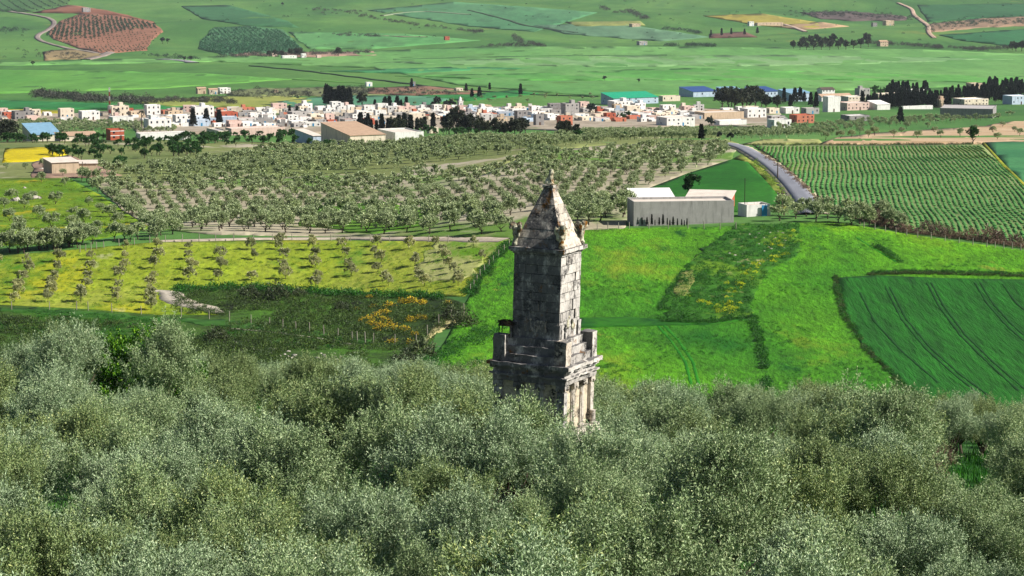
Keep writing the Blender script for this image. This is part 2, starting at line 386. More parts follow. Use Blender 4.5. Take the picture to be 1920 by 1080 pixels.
patch('orchard_soil', [(160,328),(250,343),(420,336),(600,330),(900,330),(1000,285),(1150,272),(1385,270),(1372,300),(1290,326),(1195,362),(1170,430),(1100,432),(955,448),(800,446),(640,444),(400,440),(282,430),(235,400)],
      field_mat('pale_soil', (184,174,146), (210,200,172), .02, .7, 0, (1,.5,1), [((112,150,62), .02, .52, .6), ((150,160,100), .06, .56, .64)], None, .18, .3, .2), 'pale bare soil under the olive orchard', layer=1, jag=2)
patch('grass_strip', [(560,395),(700,380),(800,392),(820,420),(700,440),(560,425)], field_mat('orchard_grass', (88,140,36), (120,164,56), .05, .8), 'green grass among the orchard trees', layer=1.4, jag=5)
patch('orchard_ground', [(-160,268),(300,263),(700,272),(900,262),(1100,250),(1330,250),(1385,270),(1150,272),(1000,285),(900,330),(600,330),(250,343),(160,328),(120,336),(-160,338)],
      field_mat('orchard_floor', (112,130,70), (150,156,96), .014, .5, 0, (1,.5,1), [((206,194,170), .02, .57, .63)]), 'grassy floor of the far olive orchard', layer=.7)
patch('bare_plot', [(60,306),(128,292),(150,300),(230,330),(165,334),(60,334)], field_mat('brown_plot', (150,120,104), (176,148,128), .05, .6), 'brown bare ground around the low sheds', layer=1.3, jag=2)
patch('flower_meadow', [(-160,490),(0,481),(150,468),(280,456),(500,451),(800,454),(957,452),(915,500),(872,556),(830,556),(700,552),(600,548),(440,538),(335,538),(316,552),(322,572),(410,592),(300,592),(150,580),(0,573),(-160,570)],
      field_mat('flower_meadow', (124,156,34), (158,176,46), .03, 1.1, 0, (1,.5,1), [((204,200,34), .045, .54, .66), ((206,206,160), .06, .64, .74), ((84,140,30), .09, .56, .7)], (176,184,80), .35, .6, .3), 'yellow flowering meadow planted with young olives', layer=1.2)
patch('meadow_margin', [(820,452),(957,450),(930,476),(880,520),(810,530),(780,500)], field_mat('pale_meadow', (160,176,70), (196,196,130), .06, 1.2, 0, (1,.4,1), [((110,160,30), .06, .52, .6)]), 'paler chalky corner of the flower meadow', layer=1.5, jag=8)
patch('scrub_bank', [(-160,570),(0,573),(150,580),(300,592),(410,592),(322,572),(316,552),(335,538),(440,538),(600,548),(700,552),(830,556),(872,570),(880,600),(820,625),(800,650),(795,690),(780,760),(-160,760)],
      field_mat('scrub_floor', (44,66,22), (66,96,30), .05, 1.0, .1, (1,.5,1), [((34,40,22), .06, .55, .64), ((128,116,96), .14, .72, .78)], (76,122,30), .5, .8, .5), 'dark scrubby bank below the flower meadow', layer=1.1)
patch('grass_terrace', [(0,578),(150,584),(300,596),(430,602),(560,618),(700,640),(690,648),(540,626),(400,612),(250,602),(0,586)], field_mat('terrace_grass', (40,84,24), (70,124,40), .08, 1.2), 'green grass terrace along the fence', layer=1.4, jag=4)
M['gravel'] = field_mat('pale_gravel', (196,184,164), (222,212,196), .2, 2.0)
strip('footpath', [(285,546),(318,549),(326,562),(350,572),(385,578),(408,588)], [1.5,4,5,5,4,2.4], M['gravel'], 'pale gravel path curving at the end of the meadow', 1.5, wob=.12, seg=6)
strip('footpath', [(845,598),(826,614),(805,632),(795,642)], [3.2,2.6,1,.5], field_mat('straw_path', (176,168,110), (206,196,140), .2, 2), 'short straw coloured path up the bank', 3, wob=.5, seg=4)
strip('footpath', [(430,618),(520,626),(600,637),(660,648)], .4, M['gravel'], 'thin pale goat trail across the scrub bank', 3, wob=.6, seg=6)
strip('farm_track', [(300,453),(460,449),(640,448),(800,450),(945,452)], [1,2,3,4,4], field_mat('pale_track', (196,180,160), (214,200,180), .1, 1), 'pale earth track between orchard and meadow', 2.5, wob=.3, seg=20)
M['asphalt'] = field_mat('asphalt', (146,148,158), (160,162,172), .05, 1.5, var=.08)
ROADLINE = [(1345,268),(1372,272),(1395,280),(1418,293),(1442,308),(1466,328),(1488,350),(1506,372),(1516,388),(1524,402)]
strip('road', ROADLINE, 8.0, field_mat('road_shoulder', (196,186,150), (214,204,176), .1, 1), 'pale gravel shoulder of the country road', 2, wob=.25, seg=5)
strip('road', ROADLINE, 5.6, M['asphalt'], 'grey country road winding down to the barn', 3.2, seg=5)
M['rut'] = field_mat('rut_grass', (12,70,20), (20,88,24), .2, 1.5)
for k, ln in enumerate([[(1738,532),(1760,575),(1800,630),(1850,680),(1910,735)], [(1746,532),(1769,575),(1810,630),(1861,680),(1925,735)],
           [(1660,540),(1690,600),(1735,655),(1790,705),(1850,752)], [(1668,540),(1699,600),(1745,655),(1801,705),(1865,752)],
           [(1828,532),(1850,570),(1885,610),(1935,655)], [(1838,532),(1861,570),(1897,610),(1947,655)], [(1612,550),(1640,605),(1690,660),(1760,720)], [(1880,535),(1905,570),(1940,600)]]):
    strip('wheel_rut', ln, .34, M['rut'], 'dark wheel rut curving through the dark crop', 2.4, wob=.5, seg=8)
M['rut2'] = field_mat('wheat_rut', (30,124,10), (48,146,14), .2, 1.5)
for ln in ([(1228,606),(1258,640),(1285,680),(1296,722)], [(1240,606),(1272,640),(1299,680),(1310,722)], [(1605,446),(1640,468),(1680,492)]):
    strip('wheel_rut', ln, .4, M['rut2'], 'faint wheel rut pressed in the bright wheat', 1.12, wob=.5, seg=6)
# far fields
WM = lambda c: (lambda d: (min(250, d[0]*1.03), d[1]*.94, d[2]*.94))(DS(c, .88))
FF = lambda a, b, s=.006, **k: field_mat('far_field', WM(a), WM(b), s, .1, .1, (1,.22,1), [(WM(tuple((p+q)*.5*.86 for p, q in zip(a, b))), .012, .55, .66), (WM(tuple((p+q)*.5*1.12 for p, q in zip(a, b))), .02, .58, .7)], None, .2, .3, .6, **k)
def far(poly, a, b, label, layer=1, name='far_field', s=.006, jag=0): return patch(name, poly, FF(a, b, s), label, (60, 6), layer, jag=jag or .9)
far([(-200,126),(0,124),(400,116),(700,128),(860,160),(1130,182),(1500,172),(1900,160),(2100,158),(2100,110),(1700,92),(1300,88),(900,88),(500,104),(-200,122)], (92,176,80), (118,196,96), 'pale green wheat plain beyond the village', .5)
far([(-200,176),(0,176),(300,166),(560,148),(700,158),(560,150),(380,138),(200,134),(-200,128)], (82,172,60), (104,188,70), 'long green strip at the left of the plain', .8)
far([(-200,205),(0,204),(260,206),(520,205),(300,198),(120,192),(-200,182)], (34,140,62), (52,158,74), 'deep green strip behind the left houses', .9)
patch('village_ground', [(-60,214),(120,214),(250,206),(330,206),(500,203),(640,201),(860,200),(1000,202),(1130,200),(1300,204),(1460,208),(1480,240),(1310,236),(1200,244),(1060,246),(960,242),(760,240),(690,250),(420,252),(260,252),(240,232),(-60,232)], field_mat('village_dust', (176,160,138), (204,190,170), .02, .3, 0, (1,.5,1), [((120,140,84), .02, .58, .66)]), 'dusty pale ground between the village houses', (40,5), 1.6)
far([(-200,210),(40,206),(110,208),(120,214),(-200,216)], (170,180,30), (196,196,40), 'yellow flowering strip behind the left houses', 1.3)
far([(230,190),(480,178),(600,186),(520,202),(300,200)], (140,172,70), (166,190,86), 'yellow green pasture behind the left houses', 1.0)
far([(400,176),(480,166),(640,164),(860,168),(900,176),(700,178),(480,182)], (106,140,84), (130,150,96), 'rough olive coloured ground behind the village', 1.1, jag=2)
far([(690,166),(800,162),(900,172),(880,178),(760,180),(690,176)], (134,108,84), (156,128,100), 'reddish bare plot behind the village', 1.4, jag=2)
far([(480,196),(620,180),(760,180),(850,184),(800,200),(600,206)], (74,158,116), (90,170,126), 'blue green crop behind the cypress clump', 1.3)
far([(780,178),(880,178),(960,170),(1010,176),(880,190),(800,184)], (30,140,54), (46,156,66), 'deep green strip behind the minaret', 1.5)
far([(100,74),(88,62),(112,40),(158,25),(222,28),(288,42),(306,60),(284,76),(276,95),(196,101),(150,92)], (150,108,80), (172,128,96), 'red brown hillside planted with young trees', 1, 'ploughed_hill', jag=1)
far([(-100,-4),(134,-4),(128,10),(60,22),(-100,22)], (58,120,58), (84,136,62), 'striped orchard slope in the top corner', 1)
far([(128,10),(150,12),(200,20),(290,42),(222,30),(150,26),(60,24)], (140,92,66), (160,112,80), 'reddish soil edge above the planted hillside', 1.2)
far([(376,76),(402,52),(470,50),(530,56),(566,90),(570,98),(420,104),(372,92)], (62,136,84), (78,150,90), 'blue green floor of the far grove', 1)
far([(430,104),(470,97),(520,99),(600,98),(700,97),(706,104),(560,108)], (160,140,120), (180,160,136), 'pale bare ground around the far farm', 1.2, jag=1.5)
far([(80,98),(130,92),(180,100),(205,104),(140,112),(84,114)], (140,140,90), (166,156,106), 'eroded slope below the planted hillside', 1.2, jag=2)
far([(340,12),(430,10),(540,40),(560,52),(470,50),(380,36)], (48,122,66), (62,136,76), 'dark green parcel on the far hill', .8)
far([(540,60),(760,64),(900,76),(700,92),(580,92)], (82,172,86), (104,186,100), 'light green parcel on the far slope', .6)
far([(690,20),(850,4),(1000,14),(1120,24),(1000,60),(880,50)], (66,150,90), (84,162,100), 'pale parcel in the middle of the far hill', .6)
far([(1000,48),(1160,44),(1330,70),(1240,78),(1060,64)], (86,150,106), (104,166,118), 'blue green parcel on the far hill', .9)
far([(1060,42),(1200,40),(1210,48),(1080,50)], (140,170,84), (156,180,90), 'yellowish strip on the far hill', 1.1)
far([(1318,30),(1430,26),(1540,44),(1590,50),(1500,54),(1420,48)], (176,176,60), (156,166,70), 'mustard yellow parcel on the far hill', 1)
far([(1450,50),(1540,42),(1592,50),(1500,56)], (170,156,110), (190,170,126), 'pale eroded strip on the far hill', 1.3, jag=1)
far([(1500,24),(1600,22),(1700,32),(1700,38),(1600,40),(1540,36)], (100,96,92), (120,112,104), 'grey stony scrubland on the far hill', 1.2, jag=2)
far([(1738,62),(1740,46),(1830,36),(1960,30),(1960,48),(1840,52)], (170,150,116), (150,136,106), 'eroded brown hillside with shrubs', 1.2, jag=1.5)
far([(1330,72),(1330,64),(1396,60),(1420,70)], (130,100,84), (116,92,78), 'brown garden plot ringed by cypresses', 1.2)
far([(1720,10),(2100,4),(2100,26),(1850,34),(1740,42)], (44,120,62), (58,134,72), 'dark green slope at the upper right', .6)
far([(1760,66),(1960,52),(2100,52),(2100,86),(1900,88),(1800,76)], (40,126,66), (54,142,78), 'dark green slope below the brown hillside', .6)
far([(700,118),(1100,106),(1500,104),(1900,112),(1500,124),(1100,126)], (118,190,110), (136,200,124), 'palest wheat strip in the plain', .8)
far([(740,143),(1000,138),(1300,128),(1700,140),(2060,146),(2060,158),(1500,150),(1000,152)], (84,184,70), (100,196,80), 'vivid green strip across the plain', .85)
far([(600,134),(850,126),(1000,128),(760,138)], (58,160,88), (70,170,96), 'darker green strip across the plain', .95)
M['farpath'] = FF((150,150,140), (170,168,156))
strip('farm_track', [(18,22),(60,28),(98,36),(106,42),(94,54),(70,66),(68,74),(90,82),(130,92),(170,98),(190,103),(206,98)], 9, M['farpath'], 'grey track climbing past the planted hillside', 2, seg=10)
strip('farm_track', [(160,112),(190,106),(208,99)], 14, M['farpath'], 'short grey track fork under the planted hillside', 2)
strip('farm_track', [(1684,6),(1712,18),(1712,28),(1726,38),(1742,48),(1740,62),(1752,72)], 8, FF((196,180,150),(210,196,170)), 'pale track winding up the hill at the right', 2)
strip('farm_track', [(1470,46),(1490,52),(1510,60)], 8, FF((196,186,160),(210,200,180)), 'pale track beside the far white farm', 2)
strip('stream', [(300,112),(335,113),(362,118)], 16, FF((150,166,170),(166,180,184)), 'pale stream bend in the plain', 2)
strip('drain_ditch', [(470,124),(560,132),(640,142),(720,152),(800,162),(880,170),(1000,178),(1120,182)], 6, FF((40,80,50),(56,92,60)), 'dark drainage ditch crossing the plain', 2)
strip('drain_ditch', [(740,112),(1000,106),(1250,104)], 6, FF((50,110,60),(60,120,66)), 'dark field boundary across the plain', 2)
strip('drain_ditch', [(880,20),(960,40),(980,48),(1080,62)], 8, FF((60,100,66),(70,110,70)), 'dark boundary line down the far hill', 2)
strip('farm_track', [(720,68),(760,70),(800,70)], 8, FF((186,180,150),(200,190,160)), 'pale eroded streak on the far slope', 2)
strip('farm_track', [(716,30),(760,24),(800,22),(880,28)], 8, FF((150,180,140),(160,190,150)), 'pale worn streak on the far hill', 2)

# ------------------------------------------------------------------ plants: leaf clouds and wood
def leaves(base, dirs, n_per, spread, L, W, rg, up=.0):
    """rhombic leaves along sprigs: base (N,3), dirs (N,3)*length -> quads"""
    N = len(base); t = rg.uniform(.15, 1.05, (N, n_per, 1)); P = base[:,None,:] + dirs[:,None,:]*t
    dn = dirs/np.linalg.norm(dirs, axis=1, keepdims=True)
    a = dn[:,None,:]*.8 + rg.normal(size=(N, n_per, 3))*spread; a[...,2] += up
    a /= np.linalg.norm(a, axis=2, keepdims=True)
    r = rg.normal(size=(N, n_per, 3)); b = np.cross(a, r); b /= np.linalg.norm(b, axis=2, keepdims=True)+1e-9
    l = L*rg.uniform(.7, 1.3, (N, n_per, 1)); wd = W*rg.uniform(.7, 1.3, (N, n_per, 1))
    P = P.reshape(-1,3); a = a.reshape(-1,3); b = b.reshape(-1,3); l = l.reshape(-1,1); wd = wd.reshape(-1,1)
    V = np.stack([P, P+a*l*.5+b*wd*.5, P+a*l, P+a*l*.5-b*wd*.5], 1).reshape(-1,3)
    return V, np.arange(len(V)).reshape(-1,4)
def crown(rg, Rw=2.8, zc=3.6, hz=2.0, lobes=9, sprigs=3000, per=10, L=.12, W=.035, slen=.5, up=.7, lobe=.42, flat=.75, plume=22, pl=.8, ps=.17):
    lc = []
    for i in range(lobes):
        a = 2*math.pi*i/lobes*1.9 + rg.uniform(-.5,.5); rr = Rw*rg.uniform(.2,.75)
        lc.append((rr*math.cos(a), rr*math.sin(a), zc + hz*rg.uniform(-.6,.7)*(1-.45*rr/Rw)))
    lc.append((rg.uniform(-.4,.4), rg.uniform(-.4,.4), zc+hz*.5)); lc = np.array(lc)
    lr = Rw*lobe*rg.uniform(.6,1.25, len(lc))
    npl = max(8, sprigs//plume); k = rg.choice(len(lc), npl, p=lr**2/np.sum(lr**2))
    u = rg.normal(size=(npl,3)); u /= np.linalg.norm(u, axis=1, keepdims=True); u[:,2] = np.where(u[:,2] < -.3, -u[:,2], u[:,2])
    PB = lc[k] + u*lr[k][:,None]*rg.uniform(.35, 1.0, (npl,1))**.5*np.array([1,1,flat])
    out = PB - np.array([0,0,zc-hz*.6]); out /= np.linalg.norm(out, axis=1, keepdims=True)+1e-6
    PD = out*.55 + rg.normal(size=(npl,3))*.3; PD[:,2] += up; PD /= np.linalg.norm(PD, axis=1, keepdims=True); PD *= pl*rg.uniform(.5,1.5,(npl,1))*Rw/2.8
    j = rg.integers(0, npl, sprigs); t = rg.uniform(0,1,(sprigs,1))
    B = PB[j] + PD[j]*t + rg.normal(size=(sprigs,3))*ps*Rw/2.8*(1.25-t)
    D = PD[j]/np.linalg.norm(PD[j],axis=1,keepdims=True) + rg.normal(size=(sprigs,3))*.42
    D *= (slen*rg.uniform(.6,1.4,(sprigs,1)))/np.linalg.norm(D, axis=1, keepdims=True)
    V, Fq = leaves(B, D, per, .55, L, W, rg)
    return V, Fq, lc
def trunk(rg, lc, h=1.3, r=.2, limbs=6, n=7, lean=.3, zoff=0):
    mb = MB(); top = Vector((rg.uniform(-lean,lean), rg.uniform(-lean,lean), h))
    mb.tube([(0,0,-.6),(0,0,0.05),(top.x*.4,top.y*.5,h*.5),top], [r*1.7,r*1.35,r,r*.85], n)
    order = rg.permutation(len(lc))[:limbs]
    for i in order:
        e = Vector(lc[i]); mid = top.lerp(e, .5) + Vector((rg.uniform(-.2,.2), rg.uniform(-.2,.2), -.12*h))
        mb.tube([top - Vector((0,0,.1)), mid, e], [r*.6, r*.36, r*.1], max(4, n-2))
    return mb
def conifer(rg, h=8, rw=1.2, n=500, L=.6, W=.25, top=.05):
    z = h*rg.uniform(.06, 1, n)**.9; prof_ = rw*(1-(z/h)**1.6)*(.75+.25*np.sin(z*3.1)) + top
    a = rg.uniform(0, 2*math.pi, n); rr = prof_*rg.uniform(.5,1,n)**.5
    B = np.stack([rr*np.cos(a), rr*np.sin(a), z], 1); D = np.stack([np.cos(a)*.5, np.sin(a)*.5, np.full(n,.8)], 1)*L*.6
    V, Fq = leaves(B, D, 3, .45, L, W, rg); return V, Fq
def bush(rg, n=60, L=.4, W=.2, rx=1.0, h=1.0):
    u = rg.normal(size=(n,3)); u /= np.linalg.norm(u, axis=1, keepdims=True); u[:,2] = np.abs(u[:,2])
    B = u*np.array([rx,rx,h])*rg.uniform(.4,1,(n,1))**.5*(1+.25*np.sin(u[:,:1]*5+u[:,1:2]*4))
    D = (u+rg.normal(size=(n,3))*.4); D[:,2] += .4; D *= .3
    return leaves(B, D, 2, .6, L, W, rg)
def proto_tree(name, crown_arr, lc, mat_leaf, mat_bark, rg, **tk):
    cm = mesh_np('crown', crown_arr[0], crown_arr[1]); cm.materials.append(mat_leaf)
    tm = trunk(rg, lc, **tk).mesh('trunk', True); tm.materials.append(mat_bark)
    return cm, tm
def plant_tree(name, protos, loc, rz, s, label, cat, group, sz=None, tilt=0):
    cm, tm = protos; k_ = float(KS(loc[0], loc[1])); s *= k_; sz = sz*k_ if sz else s; e = empty(name, loc, rz); e.scale = (s, s, sz); tag(e, label, cat, group)
    if tilt: e.rotation_euler[0] = tilt
    if tm: 
        t = bpy.data.objects.new('trunk', tm); C.objects.link(t); t.parent = e
    c = bpy.data.objects.new('crown', cm); C.objects.link(c); c.parent = e
    return e
def joined(name, variants, pts, rz, sc, m, label, kind='stuff', szs=None, cat=None, group=None, tint=None):
    """one mesh of many copies: pts (N,3)"""
    Vs, Fs, At = [], [], []; base = 0; r_ = np.random.default_rng(len(pts)+3)
    pts = np.asarray(pts); k_ = KS(pts[:,0], pts[:,1]); sc = np.asarray(sc)*k_; szs = np.asarray(szs)*k_ if szs is not None else None
    for i, p in enumerate(pts):
        V, Fq = variants[i % len(variants)]; c, s = math.cos(rz[i]), math.sin(rz[i]); z = szs[i] if szs is not None else sc[i]
        W_ = np.empty_like(V, dtype=np.float32); W_[:,0] = (V[:,0]*c-V[:,1]*s)*sc[i]+p[0]; W_[:,1] = (V[:,0]*s+V[:,1]*c)*sc[i]+p[1]; W_[:,2] = V[:,2]*z+p[2]
        Vs.append(W_); Fs.append(Fq+base); base += len(V); At.append(np.full(len(V), r_.random(), np.float32))
    me = mesh_np(name, np.concatenate(Vs), np.concatenate(Fs), False, np.concatenate(At))
    return tag(link(name, me, m), label, cat, group, kind)
def scatter_px(poly, n, seed=0, dmin=None):
    """n points uniformly over the ground seen inside a pixel polygon"""
    rg = np.random.default_rng(seed); P = np.array(poly); X, Y = unproj(P[:,0], P[:,1]); x0, x1, y0, y1 = X.min(), X.max(), Y.min(), Y.max()
    out = []; tries = 0
    while len(out) < n and tries < 60:
        x = rg.uniform(x0, x1, 4*n); y = rg.uniform(y0, y1, 4*n); px, py = project(x, y, ground(x, y)); k = pip(px, py, poly)
        for a, b in zip(x[k], y[k]):
            if dmin and any((a-c)**2+(b-d)**2 < dmin*dmin for c, d in out): continue
            out.append((a, b))
            if len(out) >= n: break
        tries += 1
    out = np.array(out); return np.column_stack([out, ground(out[:,0], out[:,1])])
def grid_px(poly, sx, sy, rot, jit, seed=0, skip=0):
    """planting grid (metres) clipped to a pixel polygon"""
    rg = np.random.default_rng(seed); P = np.array(poly); X, Y = unproj(P[:,0], P[:,1]); cx, cy = X.mean(), Y.mean()
    old = nominal(P[:,0], P[:,1]); kx = float(np.mean(Y/old)); ky = (Y.max()-Y.min())/max(1.0, old.max()-old.min()); sx *= kx; sy *= ky; jit *= kx
    rad = np.hypot(X-cx, Y-cy).max()*1.05; a = np.arange(-rad, rad, sx); b = np.arange(-rad, rad, sy); U, W_ = np.meshgrid(a, b)
    U = U + rg.normal(size=U.shape)*jit; W_ = W_ + rg.normal(size=U.shape)*jit
    x = cx + U*math.cos(rot) - W_*math.sin(rot); y = cy + U*math.sin(rot) + W_*math.cos(rot); x, y = x.ravel(), y.ravel()
    ok = (y > 60) & (y < 11000); x, y = x[ok], y[ok]
    px, py = project(x, y, ground(x, y)); k = pip(px, py, poly) & (rg.random(len(x)) > skip); x, y = x[k], y[k]
    return np.column_stack([x, y, ground(x, y)])
def line_px(line, n, jit_px=(3, 1), seed=0):
    rg = np.random.default_rng(seed); L = np.array(line, float); t = np.sort(rg.random(n))*(len(L)-1); i = np.minimum(t.astype(int), len(L)-2); f = (t-i)[:,None]
    p = L[i]*(1-f)+L[i+1]*f + rg.normal(size=(n,2))*np.array(jit_px); x, y = unproj(p[:,0], p[:,1]); return np.column_stack([x, y, ground(x, y)])

# ------------------------------------------------------------------ the near olive grove
rg = np.random.default_rng(11); NEAR = []
for k in range(9):
    r_ = np.random.default_rng(100+k)
    V, Fq, lc = crown(r_, Rw=2.9, zc=3.5, hz=2.3, lobes=12+k % 5, sprigs=4900, per=11, L=.125, W=.037, slen=.5, up=.85, lobe=r_.uniform(.28,.36), flat=1.0, plume=22, pl=1.15, ps=.14)
    NEAR.append(proto_tree('olive', (V, Fq), lc, M[['olive','olive_green','olive_silver'][k % 3]], M['bark'], r_, h=1.3, r=.2, limbs=7))
TOWER = (1.6, 148.0)
ENV = ([-200,0,130,300,420,550,700,900,1100,1250,1500,1700,1920,2200], [640,640,640,652,688,690,692,706,722,734,742,760,772,790])
WIN = [(1396,812,1452,846), (1770,876,1842,916)]
def crown_box(x, y, s):
    zb = float(H(x, y)); a, top = project(x, y, zb+5.75*s); _, bot = project(x, y, zb+1.6*s); r = 2.7*s*F/y
    return a-r, top, a+r, bot
grove = []
def try_tree(x, y, s, force=False):
    b = crown_box(x, y, s); lim = np.interp((b[0]+b[2])/2, *ENV)
    n = 0
    while b[1] < lim and n < 8 and not force: s *= .94; b = crown_box(x, y, s); n += 1
    if not force:
        if s < .5: return
        if y < 151 and b[2] > 918 and b[0] < 1052: 
            while crown_box(x, y, s)[1] < 752: s *= .95
            if s < .45: return
        b = crown_box(x, y, s)
        if y < 156 and b[2] > 1046 and b[0] < 1144 and b[1] < 834:
            while crown_box(x, y, s)[1] < 834: s *= .95
            if s < .5: return
        b = crown_box(x, y, s)
        for (wx0, wy0, wx1, wy1) in WIN:
            if b[2] > wx0+8 and b[0] < wx1-8 and b[1] < wy1-8 and y < 214: return
        if math.hypot(x-TOWER[0], y-TOWER[1]) < 5.2: return
        for (q, w_, t) in grove:
            if math.hypot(q-x, w_-y) < (2.5 if y < 205 else 2.15)*(s+t): return
    grove.append((x, y, s))
for px, top, d, s in [(985,752,138,1.02),(905,772,141,.95),(945,790,134,1.0),(640,742,150,1.2),(730,770,143,1.1),(820,800,135,1.15),(1170,735,166,1.0),(1150,770,156,.9),(1240,745,176,1.0),(560,800,134,1.2),(300,652,196,1.25),(120,640,204,1.2)]:
    x = (px-960)/F*d; try_tree(x, d, s, True)
for n in range(16000):
    d = math.sqrt(rg.uniform(84**2 if n < 7000 or n > 12000 else 200**2, (130 if n < 4000 else 180 if n < 7000 else 300)**2)); t = rg.uniform(-.22, .232); px = 960+t*F
    edge = np.interp(px, [-200,300,420,700,950,1200,1500,1920,2200], [218,222,226,236,246,258,268,280,286])
    if d > edge: continue
    try_tree(t*d, d, float(np.clip(rg.normal(.96, .15), .62, 1.2)))
grove = grove[:312]
print('GROVE', len(grove))
SIDE = ['grey green mature olive tree in the dense grove left of the stone tower', 'grey green mature olive tree in the dense grove right of the stone tower', 'grey green mature olive tree low in the dense grove in front of the stone tower']
for x, y, s in grove:
    px = 960+F*x/y; near = y < 112
    g = 2 if near else (0 if px < 1000 else 1)
    sm = y > 215
    lab = SIDE[g] if not sm else ['olive tree along the far edge of the near grove beside the scrub bank', 'olive tree along the far edge of the near grove beside the bright wheat'][px > 820]
    plant_tree('olive_tree', NEAR[rg.integers(0, len(NEAR))], (x, y, float(H(x, y))-.1), rg.uniform(0, 6.28), s, lab, 'olive tree', 'olive trees: ' + lab, s*rg.uniform(.9, 1.08))
# odd trees among the olives
r_ = np.random.default_rng(301); V, Fq, lc = crown(r_, 3.0, 3.6, 2.4, 9, 1700, 9, .22, .12, .5, .5, .42)
fp = proto_tree('fresh', (V, Fq), lc, M['fresh'], M['bark'], r_, h=1.4, r=.2)
for i, (px, d, s, lab) in enumerate([(212,206,1.0,'bright yellow green leafy tree with full crown among grey olives at the left'), (276,208,1.1,'taller bright green leafy tree at the upper edge of the left grove'), (322,200,.8,'small bright green tree below the taller leafy one')]):
    x = (px-960)/F*d; plant_tree('leafy_tree', fp, (x, d, float(H(x, d))), i*2.1, s, lab, 'tree', None, s*1.12)
r_ = np.random.default_rng(302); V, Fq, lc = crown(r_, 2.2, 3.2, 2.2, 8, 900, 6, .3, .02, .7, .9, .42)
pp = proto_tree('bare', (V, Fq), lc, M['pinkbrush'], M['bark'], r_, h=1.3, r=.16)
for px, d, s, lab in [(1766,150,.72,'leafless pinkish twiggy tree beside the green clearing')]:
    x = (px-960)/F*d; plant_tree('bare_tree', pp, (x, d, float(H(x, d))), 1, s, lab, 'bare tree', None)
# tall grass under and between the near trees
GB = []
for k in range(5):
    r_ = np.random.default_rng(400+k); n = 46; B = np.column_stack([r_.normal(size=(n,2))*.45, np.zeros(n)]); D = r_.normal(size=(n,3))*.12; D[:,2] = r_.uniform(.25,.6,n)
    GB.append(leaves(B, D, 1, .12, .55, .05, r_, .5))
q = rg.uniform(size=(4200,2)); d = np.sqrt(84**2+(285**2-84**2)*q[:,0]); x = (q[:,1]-.5)*.44*d
joined('grass', GB, np.column_stack([x, d, H(x, d)]), rg.uniform(0,6.28,len(d)), rg.uniform(.6,1.3,len(d)), M['grassb'], 'tall green grass growing between the near olive trees')

# ------------------------------------------------------------------ the stone tower
def stone_mat(name, pale, dark, stain, orange=.0, seed=0, thr=(.42,.6), crust_shade=0):
    pale = tuple(min(255, int(q*1.33)) for q in pale)
    t = NT(name); v = t.coords(0, (1,1,1), (seed,seed*.7,0))
    n1 = t.noise(v, 1.1, 6, .68); n2 = t.noise(v, 6, 5, .75); n3 = t.noise(t.coords(0,(1,1,.28),(seed+9,2,0)), 2.2, 5, .7)
    isl = t.n('NewGeometry').outputs['Random Per Island']
    col = t.ramp(n2, [(.3, A(pale,.72)), (.5, A(pale)), (.75, A(pale,1.2))])
    col = t.mix(1.0, col, t.ramp(isl, [(0,(.8,.79,.78)),(.5,(1,1,1)),(1,(1.12,1.1,1.06))]), 'MULTIPLY')
    col = t.mix(t.step(n3, thr[0], thr[1]), col, A(dark))
    nb = t.noise(v, 9, 4, .7); m2 = t.n('Math', {0: t.step(n1, .5-stain*.25, .62-stain*.2), 1: t.step(nb, .36, .52)}, operation='MULTIPLY').outputs[0]
    col = t.mix(m2, col, A((34,34,36)))
    if crust_shade:      # ragged dark lichen patches that also paint shade on faces away from the sun
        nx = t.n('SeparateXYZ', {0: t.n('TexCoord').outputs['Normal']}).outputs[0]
        side = t.n('MapRange', {0: nx, 1: .2, 2: .7, 3: crust_shade, 4: 0}).outputs[0]
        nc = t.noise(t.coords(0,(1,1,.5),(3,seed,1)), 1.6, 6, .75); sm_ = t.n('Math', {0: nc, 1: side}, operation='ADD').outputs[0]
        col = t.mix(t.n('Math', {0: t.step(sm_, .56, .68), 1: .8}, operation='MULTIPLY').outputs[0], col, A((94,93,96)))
    sp = t.noise(v, 15, 3, .6); col = t.mix(t.step(sp, .66, .7), col, A((196,190,176)))
    if orange:
        no = t.noise(t.coords(0,(1,1,.8),(seed+31,5,2)), 1.4, 5, .7); col = t.mix(t.step(no, .62-orange, .7-orange*.6), col, A((146,98,34)))
    t.base(col); t.b.inputs['Roughness'].default_value = .95
    h = t.n('Math', {0: n2, 1: nb}, operation='ADD').outputs[0]; t.bump(h, .55, .06); return t.m
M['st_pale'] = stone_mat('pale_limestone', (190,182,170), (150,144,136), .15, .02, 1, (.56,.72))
M['st_dark'] = stone_mat('weathered_shaded_limestone', (178,174,168), (136,134,130), .02, .02, 4, (.55,.72), .2)
M['st_pyr'] = stone_mat('lichen_shaded_limestone', (180,172,160), (128,124,118), .05, .05, 8, (.56,.72), .15)
M['st_panel'] = stone_mat('panel_limestone', (205,180,158), (160,140,124), .0, 0, 12, (.6,.8))
M['st_statue'] = stone_mat('statue_limestone', (206,190,166), (120,112,104), .3, .1, 15, (.5,.66))
TG = float(H(*TOWER)) ; TG = CZ - 35.58
TROOT = empty('stone_tower', (TOWER[0], TOWER[1], TG))
TROOT.rotation_euler = (Matrix.Rotation(R(1.5), 4, 'Y') @ Matrix.Rotation(R(-24.3), 4, 'Z')).to_euler()
tag(TROOT, 'tall weathered square stone mausoleum tower with a pyramid top rising from the olive grove', 'tower')
